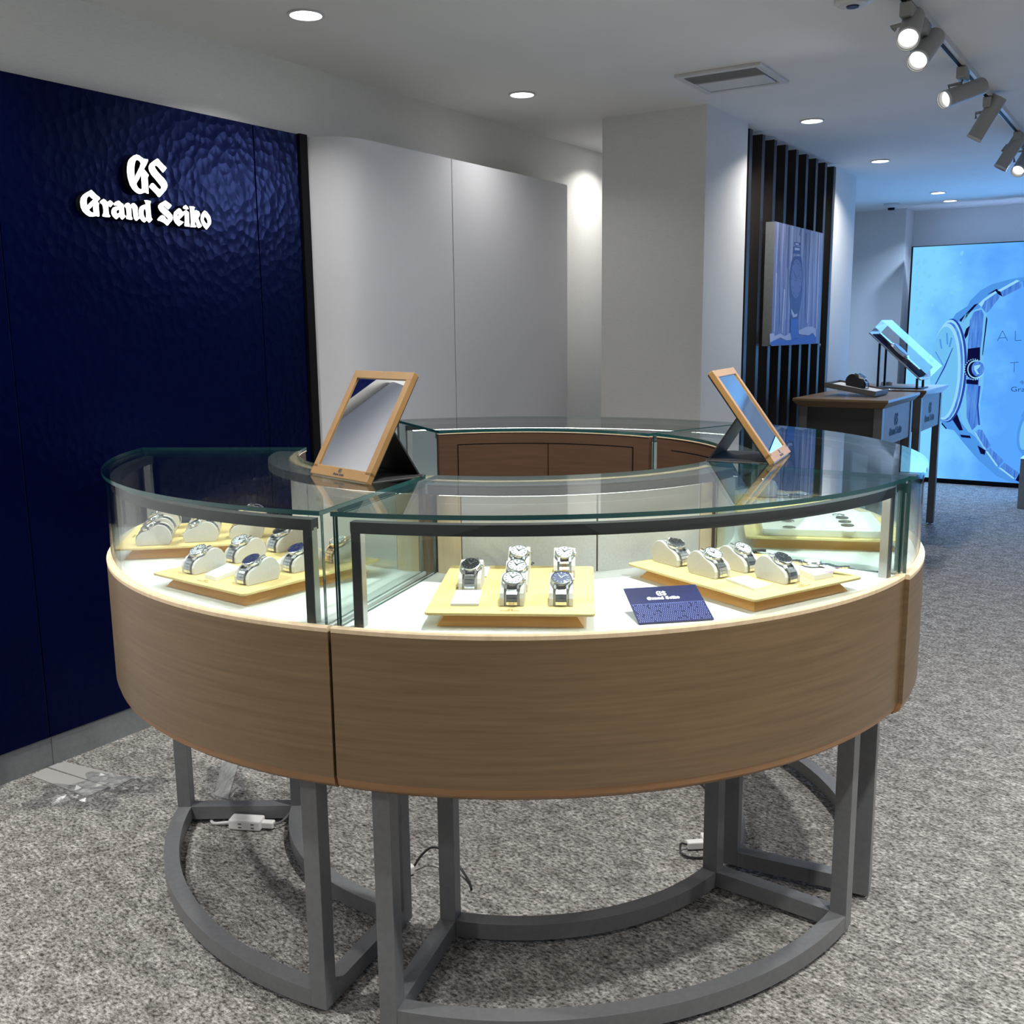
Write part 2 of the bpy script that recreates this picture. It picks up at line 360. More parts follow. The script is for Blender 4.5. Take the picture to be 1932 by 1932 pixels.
def plain(name, label, cat, boxes, mt, group=None, bevel=0):
    o = room(name, mt, boxes, None, None, bevel); return tag(o, label, cat, group)
for s0, s1, lab in ((1.508, 1.708, 'narrow hammered navy wall panel at the left edge of the photo'),
                    (1.711, 2.698, 'wide hammered navy wall panel carrying the white lit lettering'),
                    (2.701, 2.922, 'narrow hammered navy wall panel next to the white partition')):
    plain('wall_panel', lab, 'wall panel', [(-2.909, -2.878, s0, s1, .096, 2.09)], M['navy'], 'navy panels on the left wall', .002)
# white partition with a curved near end
def partition(path, label):
    b = MB(); pts = [Vector((p[0], p[1], 0)) for p in path]
    back = [(-2.909, p[1]) for p in path]
    poly = [(p[0], p[1]) for p in path] + back[::-1]
    b.prism(poly, 0.0, 2.088, True)
    o = b.build('partition_panel', M['panelwhite']); o.rotation_euler.z = RZ
    md = o.modifiers.new('e', 'EDGE_SPLIT'); md.split_angle = R(35)
    return tag(o, label, 'partition', 'white partition panels')
cur = [(-2.892, 2.968), (-2.868, 2.98), (-2.835, 3.0), (-2.80, 3.028), (-2.773, 3.055), (-2.753, 3.09), (-2.742, 3.13), (-2.738, 3.18), (-2.737, 3.26)]
partition([(x_, 4.432 - y_) for x_, y_ in cur + [(-2.737, 3.9)]], 'white partition panel left of the navy wall, seen in the table mirror')
partition([(-2.737, .528), (-2.737, -1.2)], 'flat white partition panel continuing behind the camera side')
partition(cur + [(-2.737, 3.712)], 'white partition panel with a rounded near edge beside the navy wall')
partition([(-2.737, 3.718), (-2.737, 4.723)], 'flat pale partition panel, the one nearer the square column')

# lit wall lettering: letters stand off the navy wall
sg = thing('wall_sign', 'white illuminated gothic lettering with emblem on the navy wall', 'sign', rp(-2.878, LCX, LCZ), RZ)
for nm, me in LETTERS:
    o = bpy.data.objects.new(nm, me.copy()); COL.objects.link(o); o.parent = sg
    # letter x -> +s, y -> z, thickness -> n
    T = Matrix(((0, 0, 1, 0), (1, 0, 0, 0), (0, 1, 0, 0), (0, 0, 0, 1)))
    S = Matrix.Diagonal((LW, LW, .022, 1))
    o.data.transform(Matrix.Translation((.011, 0, 0)) @ T @ S)
    o.data.materials.append(M['black']); o.data.materials.append(M['logowhite'])
    for p in o.data.polygons: p.material_index = 1 if p.normal.x > .9 or (p.center.x > .0218) else 0

# slatted screen
for i in range(9):
    s0 = 5.125 + i * .186
    o = room('slat', M['slat'], [(-1.984, -1.907, s0, s0 + .042, 0, H - .02 - .0)], None)
    nm = ['first', 'second', 'third', 'fourth', 'fifth', 'sixth', 'seventh', 'eighth', 'ninth'][i]
    tag(o, f'tall dark vertical wooden slat, {nm} from the square column', 'slat', 'dark wooden wall slats')

# ------------------------------------------------------------------ ceiling fittings
def downlight(n, s, label, on=True, power=None, col=DL_COL):
    t = thing('downlight', label, 'ceiling light', rp(n, s, H), RZ, 'round recessed ceiling lights')
    MB().lathe([(.058, -.001), (.060, -.006), (.052, -.007), (.049, -.001)], 28, ring=True).build('trim_ring', M['trimwhite'], t)
    MB().lathe([(.048, -.0005), (.048, -.004)], 28).build('lamp_disc', M['lamp'] if on else M['spotbody'], t)
    if on: area('downlight_lamp', (0, 0, -.012), .09, power or DL_POWER, col, 130, parent=t)
VIS = [(-2.445, 2.547, 'recessed ceiling light above the navy wall, nearest the camera'),
       (-2.481, 3.893, 'recessed ceiling light glowing above the white partition'),
       (-1.623, 5.217, 'recessed ceiling light in front of the slatted wall'),
       (-1.649, 6.699, 'recessed ceiling light just past the slatted wall'),
       (-1.656, 8.530, 'recessed ceiling light near the far wall, left one of a close pair'),
       (-1.674, 9.124, 'recessed ceiling light near the far wall, right one of a close pair')]
for n, s, l in VIS: downlight(n, s, l, True, (5.5 if s < 3 else 1.8) if n < -2.4 else (6 if s < 8 else 13), (.5, .68, 1) if s > 8 else DL_COL)
for n, s, l in [(-2.68, 1.30, 'unseen added wall-wash light close to the left edge of the navy wall'), (-2.68, 5.25, 'unseen added ceiling light behind the square column'), (-2.2, .4, 'recessed ceiling light above the carpet at the left'),  # navy-edge and behind-column lamps are unseen, added to brighten the walls there
                (0.2, 1.4, 'recessed ceiling light over the near side of the room'), (0.1, 3.0, 'recessed ceiling light over the right part of the ring counter'),
                (1.5, 2.6, 'recessed ceiling light over the aisle on the right'), (-.9, -1.0, 'recessed ceiling light behind the camera on the left'),
                (1.2, -.6, 'recessed ceiling light behind the camera on the right'), (.9, 5.4, 'recessed ceiling light over the far right aisle'), (-1.0,1.9,'recessed ceiling light over the front of the ring counter')]:
    downlight(n, s, l, True, 12 if (n, s) == (-2.68, 1.30) else (4 if n < -2.6 else None))
t = thing('ceiling_sensor', 'unlit round ceiling fixture at the top edge beside the track', 'sensor', rp(-.95, 3.42, H), RZ)
MB().lathe([(.055, 0), (.055, -.012), (.045, -.02), (.02, -.022)], 28).build('housing', M['trimwhite'], t)
MB().lathe([(.02, -.022), (.018, -.026)], 20).build('lens', M['navyink'], t)
t = thing('smoke_detector', 'small white smoke detector on the ceiling near the far wall', 'smoke detector', rp(-2.116, 9.04, H), RZ)
MB().lathe([(.06, 0), (.06, -.02), (.045, -.035)], 28).build('housing', M['trimwhite'], t)
MB().lathe([(.028, -.035), (.026, -.052)], 20).build('sensor_head', M['black'], t)
# air vent
t = thing('air_vent', 'square white ceiling air vent with dark louvres beside the column', 'air vent', rp(-1.63, 4.16, H), RZ + R(1))
b = MB()
for c_, d_ in (((0, -.165, -.006), (.36, .03, .012)), ((0, .165, -.006), (.36, .03, .012)), ((-.165, 0, -.006), (.03, .30, .012)), ((.165, 0, -.006), (.03, .30, .012))): b.box(c_, d_)
b.build('frame', M['trimwhite'], t, .002)
MB().box((0, 0, -.0015), (.3, .3, .003)).build('duct_backing', M['black'], t)
for k in range(6): MB().box((0, -.045 - k * .0185, -.009), (.3, .003, .010)).build('louvre', M['spotbody'], t)
MB().box((0, .05, -.010), (.285, .15, .008)).build('flap', M['trimwhite'], t, .002)

# lighting track and spotlights
t = thing('lighting_track', 'long grey ceiling lighting track with a black slot', 'lighting track', rp(-.80, 5.6, H), RZ)
MB().box((0, 0, -.011), (.034, 6.6, .022)).build('rail', M['trimwhite'], t)
MB().box((-.004, 0, -.0235), (.012, 6.6, .004)).build('power_slot', M['black'], t)
def spotlight(s, cpx, ipd, toward, label, lit=True, L=.188, r=.033, power=None):
    base = rp(-.80, s, H - .022)
    t = thing('track_spotlight', label, 'spotlight', base, RZ, 'spotlights on the ceiling track')
    inv = (Matrix.Translation(base) @ Matrix.Rotation(RZ, 4, 'Z')).inverted()
    MB().box((0, 0, -.024), (.034, .09, .042)).build('adapter', M['spotbody'], t, .003)
    # head centre lies on the vertical through the adapter's hinge, as the photo shows it
    nrm = Vector((base.x, base.y, 0)).normalized()
    cc = onpl(cpx[0], cpx[1], nrm, nrm.dot(base))
    dv = (CR * ipd[0] - CU * ipd[1] - FW * toward).normalized()
    q = dv.to_track_quat('-Z', 'Y').to_matrix().to_4x4()
    T = inv @ Matrix.Translation(cc) @ q
    b = MB(); b.T = T; b.lathe([(.004, L / 2 + .0), (r * .96, L / 2), (r, L / 2 - .006), (r, -L / 2), (r - .003, -L / 2), (r - .004, -L / 2 + .018), (.002, -L / 2 + .02)], 28).build('head', M['spotbody'], t)
    b = MB(); b.T = T; b.lathe([(r - .0045, -L / 2 + .019), (r - .0045, -L / 2 + .015)], 24).build('lens', M['lens'] if lit else M['black'], t)
    b = MB(); b.T = T; b.lathe([(r + .002, -L / 2 - .006), (r + .002, -L / 2 + .004), (r - .001, -L / 2 + .004), (r - .001, -L / 2 - .006)], 28, ring=True).build('glare_ring', M['trimwhite'], t)
    c0 = inv @ cc; side = Vector((-.05, 0, 0)) if cc.x < base.x + .2 else Vector((.05, 0, 0))
    MB().tube([(0, 0, -.044), (0, 0, -.056), Vector((0, 0, -.06)) + side, Vector((c0.x, c0.y, c0.z)) + side * .9], .0065, 8).build('bracket', M['spotbody'], t)
    if lit:
        l = bpy.data.lights.new('spot_lamp', 'SPOT'); l.energy = power or SPOT_POWER; l.color = SPOT_COL; l.spot_size = R(78); l.spot_blend = 1.0; l.shadow_soft_size = .03
        lo = bpy.data.objects.new('spot_lamp', l); COL.objects.link(lo); lo.parent = t
        lo.matrix_local = T @ Matrix.Translation((0, 0, -L / 2 - .012))
SP = [(3.50, (1719, 52), (-.42, .8), .75, 'track spotlight nearest the camera, lit lens pointing down left', True),
      (3.72, (1748, 92), (-.6, .75), .6, 'track spotlight second from the top edge, lit lens pointing down left', True),
      (4.45, (1818, 175), (-.93, .4), .25, 'track spotlight turned nearly level with its lit lens to the left', True),
      (5.08, (1862, 222), (-.42, .85), -.45, 'track spotlight aimed at the slatted wall, seen from behind', False),
      (6.05, (1908, 284), (-.45, .85), -.35, 'track spotlight second from the right edge, seen from behind', False),
      (6.32, (1931, 305), (-.6, .75), .5, 'track spotlight at the right edge of the photo with lit lens', True)]
for a_ in SP: spotlight(*a_, power=(24 if a_[0] == 4.45 else 20))

# ------------------------------------------------------------------ far screen with the watch picture
SS = 9.29
scr_t = thing('video_wall', 'large bright blue video wall showing a giant steel watch', 'screen', rp(-.4, SS + .06, 0), RZ)
def sl(n, s, z): return (n + .4, s - SS - .06, z)
MB().box(sl(-.44, SS + .06, 1.02), (3.1, .12, 1.99)).build('screen_body', M['black'], scr_t)
MB().box(sl(-.44, SS + .135, 1.98), (2.9, .02, .006)).build('hidden_glow_strip', emis('added_cool_glow', (.35, .55, 1), 26), scr_t)  # unseen glowing strip added behind the screen to tint the wall above
MB().box(sl(-.44, SS + .06, .0125), (3.1, .10, .025)).build('plinth', M['black'], scr_t)
sm = emis('screen_image', (.2, .5, .9), SCREEN_STR); nt = sm.node_tree; e = nt.nodes['Emission']
tc = nt.nodes.new('ShaderNodeTexCoord'); sx = nt.nodes.new('ShaderNodeSeparateXYZ'); nt.links.new(tc.outputs['Object'], sx.inputs[0])
mr = nt.nodes.new('ShaderNodeMapRange'); mr.inputs[1].default_value = -1.55; mr.inputs[2].default_value = -.7; nt.links.new(sx.outputs[0], mr.inputs[0])
nz = nt.nodes.new('ShaderNodeTexNoise'); nz.inputs['Scale'].default_value = 3.2; nz.inputs['Detail'].default_value = 5; nt.links.new(tc.outputs['Object'], nz.inputs[0])
mu = nt.nodes.new('ShaderNodeMath'); mu.operation = 'MULTIPLY_ADD'; mu.inputs[1].default_value = 1.5; mu.inputs[2].default_value = -.75; nt.links.new(nz.outputs[0], mu.inputs[0])
ad = nt.nodes.new('ShaderNodeMath'); ad.operation = 'ADD'; nt.links.new(mr.outputs[0], ad.inputs[0]); nt.links.new(mu.outputs[0], ad.inputs[1])
rmp = nt.nodes.new('ShaderNodeValToRGB'); rmp.color_ramp.elements[0].color = (*srgb(128, 212, 246)[:2], 1.1, 1); rmp.color_ramp.elements[1].color = (*srgb(88, 166, 240)[:2], 1.0, 1)
rmp.color_ramp.elements[0].position = .1; rmp.color_ramp.elements[1].position = .9
nt.links.new(ad.outputs[0], rmp.inputs[0]); nt.links.new(rmp.outputs[0], e.inputs[0])
img = MB().box(sl(-.44, SS - .001, 1.025), (3.07, .002, 1.965)).build('display_image', sm, scr_t)
def spoly(b, px, lay):
    pts = []
    for x, y in px:
        p = onpl(x, y, DS, SS - .0025 - lay * .0004); pts.append(sl(p.dot(DN), SS - .0025 - lay * .0004, p.z))
    b.flat(pts)
def ell(cx, cy, rx, ry, tilt=0, n=40, a0=0, a1=360):
    out = []
    for i in range(n):
        a = R(a0 + (a1 - a0) * i / n); x = rx * math.cos(a); y = ry * math.sin(a); t = R(tilt)
        out.append((cx + x * math.cos(t) - y * math.sin(t), cy + x * math.sin(t) + y * math.cos(t)))
    return out
E_ = lambda nm, c, s=1: emis(nm, srgb(*c), s)
SM = {'mid': E_('picture_mid', (68, 128, 218)), 'dark': E_('picture_dark', (12, 14, 62)), 'light': E_('picture_light', (150, 216, 252)),
      'pale': E_('picture_pale', (112, 192, 244)), 'steel': E_('picture_steel', (78, 150, 232)), 'ink': E_('picture_ink', (40, 70, 120)), 'deep': E_('picture_deep', (40, 70, 170))}
PIC = [
 ('steel', 0, [(1796,604),(1803,592),(1826,577),(1830,568),(1850,548),(1872,536),(1905,527),(1934,522),(1960,522),(1960,545),(1934,531),(1906,536),(1882,548),(1862,566),(1846,583),(1838,600),(1826,612),(1815,608)]),
 ('dark', 1, [(1810,604),(1824,590),(1838,575),(1846,572),(1828,592),(1816,610)]),
 ('dark', 1, [(1862,556),(1880,545),(1887,549),(1892,560),(1884,556),(1878,550)]),
 ('mid', 2, [(1852,580),(1858,568),(1880,553),(1887,560),(1865,588),(1860,590)]),
 ('light', 2, [(1846,574),(1856,564),(1878,549),(1881,552),(1858,568),(1852,579)]),
 ('mid', 2, [(1888,551),(1922,531),(1927,536),(1926,543),(1893,560)]),
 ('light', 2, [(1882,548),(1918,528),(1924,530),(1888,550)]),
 ('mid', 2, [(1930,530),(1960,526),(1960,541),(1931,542)]),
 ('pale', 1, [(1812,610),(1822,592),(1842,583),(1853,582),(1861,592),(1863,600),(1858,636),(1855,668),(1857,700),(1855,730),(1849,765),(1848,803),(1840,812),(1828,816),(1816,800),(1810,770),(1812,700)]),
 ('mid', 2, [(1830,604),(1838,588),(1852,584),(1856,594),(1852,640),(1849,670),(1848,700),(1846,735),(1843,770),(1846,800),(1834,812),(1824,790),(1823,740),(1827,690),(1826,650)]),
 ('dark', 3, [(1826,658),(1849,655),(1849,686),(1824,688)]), ('dark', 3, [(1823,716),(1846,717),(1845,726),(1823,724)]),
 ('dark', 3, [(1861,596),(1863,602),(1857,650),(1854,672),(1853,668),(1857,632)]), ('deep', 3, [(1846,728),(1850,728),(1846,765),(1849,802),(1846,802),(1843,768)]),
 ('dark', 3, [(1823,620),(1830,614),(1826,632),(1821,640),(1819,632)]),
 ('steel', 1, [(1770,786),(1777,797),(1787,809),(1800,812),(1820,838),(1846,868),(1880,898),(1905,909),(1925,913),(1918,905),(1883,884),(1860,853),(1840,824),(1826,813),(1808,790),(1796,776)]),
 ('dark', 2, [(1795,789),(1804,776),(1817,812),(1810,812)]), ('dark', 2, [(1811,820),(1830,822),(1832,827),(1814,825)]),
 ('dark', 2, [(1844,840),(1860,850),(1858,858),(1850,856)]), ('dark', 2, [(1777,797),(1787,809),(1784,809),(1776,800)]), ('dark', 2, [(1916,906),(1923,892),(1924,910)]),
 ('mid', 3, [(1840,815),(1846,810),(1853,811),(1869,840),(1867,844),(1858,848)]), ('mid', 3, [(1861,850),(1868,845),(1893,868),(1892,872),(1883,881),(1880,878)]),
 ('mid', 3, [(1886,882),(1895,873),(1922,892),(1921,897),(1913,904)]),
 ('light', 4, [(1838,815),(1858,848),(1860,846),(1856,842),(1841,816)]), ('light', 4, [(1859,851),(1880,880),(1883,879),(1863,851)]), ('light', 4, [(1884,883),(1912,904),(1914,902),(1888,882)]),
 ('deep', 2, ell(1792, 699, 32, 98, 3)), ('light', 3, ell(1789, 699, 30.5, 96, 3)), ('mid', 4, ell(1788, 701, 29, 93, 3)), ('light', 5, ell(1784, 701, 28.5, 91, 3)), ('pale', 6, ell(1781, 702, 26, 86, 3)),
 ('dark', 4, [(1802,655),(1806,654),(1808,700),(1805,735),(1802,735),(1804,700)]),
 ('steel', 7, [(1785,628),(1788,628),(1789,650),(1786,650)]), ('steel', 7, [(1772,640),(1775,640),(1778,658),(1775,658)]), ('steel', 7, [(1794,636),(1797,638),(1793,655),(1790,654)]),
 ('steel', 7, [(1764,664),(1766,663),(1781,690),(1780,692)]), ('deep', 8, [(1797,656),(1798,657),(1783,694),(1758,740),(1757,739),(1781,692)]),
 ('dark', 4, ell(1838, 697, 17.5, 19, 0)), ('light', 5, ell(1841, 697, 16, 17.5, 0)), ('dark', 6, ell(1840.5, 697, 13.5, 15, 0)), ('mid', 7, ell(1845, 696, 12, 14.5, 0)), ('light', 8, [(1838,690),(1850,688),(1848,693),(1842,698),(1848,706),(1843,706),(1838,698)]),
 ('steel', 1, ell(1932, 818, 13, 36, 8)), ('pale', 2, ell(1934, 819, 10, 30, 8)), ('steel', 1, [(1926,786),(1934,770),(1950,760),(1950,790)]), ('steel', 1, [(1926,850),(1934,870),(1950,880),(1950,845)]),
 ('light', 1, [(1712+0,900),(1712,900.2),(1712.2,900.2)]),
]
for k in range(26):
    a = 2 * PI * k / 26; cx, cy = 1838 + 17.8 * math.cos(a), 697 + 19.3 * math.sin(a)
    PIC.append(('light', 5, ell(cx, cy, 1.2, 1.3, 0, 6)))
mm_ = SM['mid']; nt_ = mm_.node_tree; tc_ = nt_.nodes.new('ShaderNodeTexCoord'); mp_ = nt_.nodes.new('ShaderNodeMapping'); mp_.inputs['Scale'].default_value = (60, 1, 5)
nn_ = nt_.nodes.new('ShaderNodeTexNoise'); nn_.inputs['Scale'].default_value = 1; nn_.inputs['Detail'].default_value = 5; rr_ = nt_.nodes.new('ShaderNodeValToRGB')
rr_.color_ramp.elements[0].position = .3; rr_.color_ramp.elements[1].position = .7; rr_.color_ramp.elements[0].color = (*srgb(48, 100, 205), 1); rr_.color_ramp.elements[1].color = (*srgb(98, 160, 236), 1)
nt_.links.new(tc_.outputs['Object'], mp_.inputs[0]); nt_.links.new(mp_.outputs[0], nn_.inputs[0]); nt_.links.new(nn_.outputs[0], rr_.inputs[0]); nt_.links.new(rr_.outputs[0], nt_.nodes['Emission'].inputs[0])
groups = {}
for mm_, lay, px in PIC: groups.setdefault(mm_, []).append((lay, px))
wp = MB()
keys = list(groups)
for i, kx in enumerate(keys):
    wp.mi = i
    for lay, px in groups[kx]: spoly(wp, px, lay)
wo = wp.build('watch_picture', [SM[k_] for k_ in keys], scr_t)
def stroke(b, p, q, wd=1.0, lay=2):
    d = Vector((q[0] - p[0], q[1] - p[1])).normalized(); nn = Vector((-d.y, d.x)) * wd / 2
    spoly(b, [(p[0] + nn.x, p[1] + nn.y), (q[0] + nn.x, q[1] + nn.y), (q[0] - nn.x, q[1] - nn.y), (p[0] - nn.x, p[1] - nn.y)], lay)
b = MB()
for p, q in (((1881.5, 643.5), (1891.5, 624)), ((1891.5, 624), (1901, 642.8)), ((1885, 637.5), (1898, 637)), ((1916, 624), (1915.5, 642.6)), ((1915.5, 642.6), (1927.5, 642)), ((1906, 684.5), (1921.5, 683.5)), ((1914, 684), (1913.2, 702.5))): stroke(b, p, q)
b.build('lettering', SM['ink'], scr_t)
for txt, x, y, sz in (('Grand S', 1906.5, 738.5, .056), ('今', 1923, 725, .038)):
    me = text_mesh(txt, sz); p = onpl(x, y, DS, SS - .004)
    o = bpy.data.objects.new('lettering', me); COL.objects.link(o); me.materials.append(SM['ink']); o.parent = scr_t
    o.location = sl(p.dot(DN), SS - .004, p.z); o.rotation_euler = (PI / 2, 0, 0)
    if sz > .05: o.scale = (1.25, 1, 1)
area('screen_light', sl(-.44, SS - .03, 1.05), 2.9, 48, (.16, .45, 1.0), 170, (R(-90), 0, 0), scr_t, 1.9)
# soft foliage patches of the screen picture
b = MB()
for k in range(60):
    x = 1728 + random.random() ** 1.6 * 90; y = 470 + random.random() * 170
    if x > 1790 and y > 560: continue
    rr = 1 + 3.5 * random.random(); spoly(b, ell(x, y, rr * .8, rr * 1.3, random.random() * 60, 7), .3)
b.build('foliage_picture', E_('picture_leaf', (126, 206, 246)), scr_t)

# ------------------------------------------------------------------ poster hung on the slats
pt = thing('canvas_poster', 'bluish canvas picture of a watch among birch trunks on the slats', 'poster', rp(-1.912, 5.85, 1.575), RZ)
pm = mat('canvas_print', (.3, .34, .55), .6); vv = coords(pm, (10, 26, .9))
f_, c_ = noise_col(pm, srgb(72, 74, 112), srgb(178, 184, 214), 1.0, vv, 6, .38, .66, .65)
zz = N(pm, 'ShaderNodeTexCoord'); sz_ = N(pm, 'ShaderNodeSeparateXYZ'); LK(pm, zz.outputs['Object'], sz_.inputs[0])
mr = N(pm, 'ShaderNodeMapRange'); mr.inputs[1].default_value = .3; mr.inputs[2].default_value = -.35; LK(pm, sz_.outputs[2], mr.inputs[0])
mx = N(pm, 'ShaderNodeMix', data_type='RGBA', blend_type='MIX'); LK(pm, mr.outputs[0], mx.inputs[0]); mx.inputs[7].default_value = (*srgb(82, 100, 180), 1)
ml = N(pm, 'ShaderNodeMath', operation='MULTIPLY'); ml.inputs[1].default_value = .6; LK(pm, mr.outputs[0], ml.inputs[0]); LK(pm, ml.outputs[0], mx.inputs[0])
LK(pm, c_, mx.inputs[6]); LK(pm, mx.outputs[2], pm.node_tree.nodes['Principled BSDF'].inputs['Base Color'])
b = MB(); b.box((.026, 0, 0), (.05, .87, .655)); b.build('stretcher', M['grey'], pt)
b = MB(); b.box((.052, 0, 0), (.002, .87, .655)); b.build('canvas', pm, pt)
PB = 5.85
def ppoly(b, px, lay=0):
    pts = []
    for x, y in px:
        p = onpl(x, y, DN, -1.912 + .0535 + lay * .0004); pts.append((.0535 + lay * .0004, p.dot(DS) - PB, p.z - 1.575))
    b.flat(pts)
def Q(x, y): return (1440 + x / 7.43, 400 + y / 7.43)
pd, pl_, pb_ = mat('print_dark', srgb(54, 64, 128), .6), mat('print_light', srgb(176, 184, 216), .6), mat('print_blue', srgb(48, 90, 190), .6)
pg = mat('print_grey', srgb(96, 106, 158), .6)
b = MB(); b.mi = 0
ppoly(b, [Q(*p) for p in ((368, 930), (372, 1150), (385, 1310), (375, 1500), (385, 1700), (410, 1800), (420, 1810), (520, 1720), (495, 1650), (488, 1500), (520, 1330), (545, 1150), (552, 900), (545, 700), (530, 620), (430, 620), (395, 700))], 1)
ppoly(b, [Q(*p) for p in ((435, 420), (525, 430), (525, 470), (440, 470))], 1); ppoly(b, [Q(*p) for p in ((425, 480), (520, 490), (525, 590), (420, 580))], 1)
b.mi = 1; ppoly(b, [Q(*p) for p in ((450, 435), (500, 440), (500, 462), (452, 460))], 2); ppoly(b, [Q(*p) for p in ((440, 500), (510, 505), (510, 540), (440, 535))], 2)
ppoly(b, [Q(*p) for p in ((392, 1350), (440, 1440), (480, 1420), (475, 1460), (420, 1480), (395, 1420))], 2)
b.mi = 2; ppoly(b, [Q(*(a_)) for a_ in ell(462, 935, 78, 275, 2, 36)], 3)
b.mi = 0
ppoly(b, [Q(*p) for p in ((415, 820), (425, 820), (470, 930), (462, 938))], 4); ppoly(b, [Q(*p) for p in ((462, 935), (505, 870), (510, 875), (468, 940))], 4)
ppoly(b, [Q(*p) for p in ((440, 955), (480, 955), (480, 965), (440, 965))], 4)
for a_ in range(0, 360, 30): ppoly(b, [Q(*e_) for e_ in ell(462 + 62 * math.sin(R(a_)), 935 - 240 * math.cos(R(a_)), 5, 14, 0, 6)], 4)
b.mi = 3; ppoly(b, [Q(*p) for p in ((385, 1500), (488, 1500), (485, 1640), (510, 1740), (400, 1800), (380, 1690))], 4)
b.mi = 3; ppoly(b, [Q(*p) for p in ((95, 1780), (380, 1800), (400, 1790), (740, 1700), (740, 1845), (90, 1862))], 2)
b.mi = 1
for px in (((92, 1705), (150, 1700), (160, 1740), (240, 1700), (300, 1740), (380, 1690), (400, 1790), (330, 1800), (240, 1760), (150, 1800), (95, 1830)), ((495, 1660), (600, 1610), (680, 1605), (740, 1640), (740, 1760), (690, 1690), (640, 1730), (560, 1720), (500, 1710))):
    ppoly(b, [Q(*p) for p in px], 3)
for x0, y0, x1, y1, wd in ((180, 850, 145, 1680, 12), (290, 1080, 255, 1700, 16), (665, 280, 640, 900, 12), (640, 900, 612, 1560, 14), (780, 330, 740, 1640, 14), (330, 780, 310, 1500, 6), (700, 700, 690, 1600, 6)):
    ppoly(b, [Q(x0, y0), Q(x0 + wd, y0), Q(x1 + wd, y1), Q(x1, y1)], 1)
b.mi = 0
for x0, y0, x1, y1, wd in ((360, 200, 335, 800, 10), (520, 240, 505, 330, 10), (235, 700, 225, 1600, 5), (600, 300, 590, 1500, 6)):
    ppoly(b, [Q(x0, y0), Q(x0 + wd, y0), Q(x1 + wd, y1), Q(x1, y1)], 1)
b.build('picture_print', [pd, pl_, pg, pb_], pt)
MB().tube([(.05, .425, -.325), (.056, .435, -.335), (.058, .448, -.332), (.055, .452, -.345)], .004, 6).build('corner_clip', M['alu'], pt)

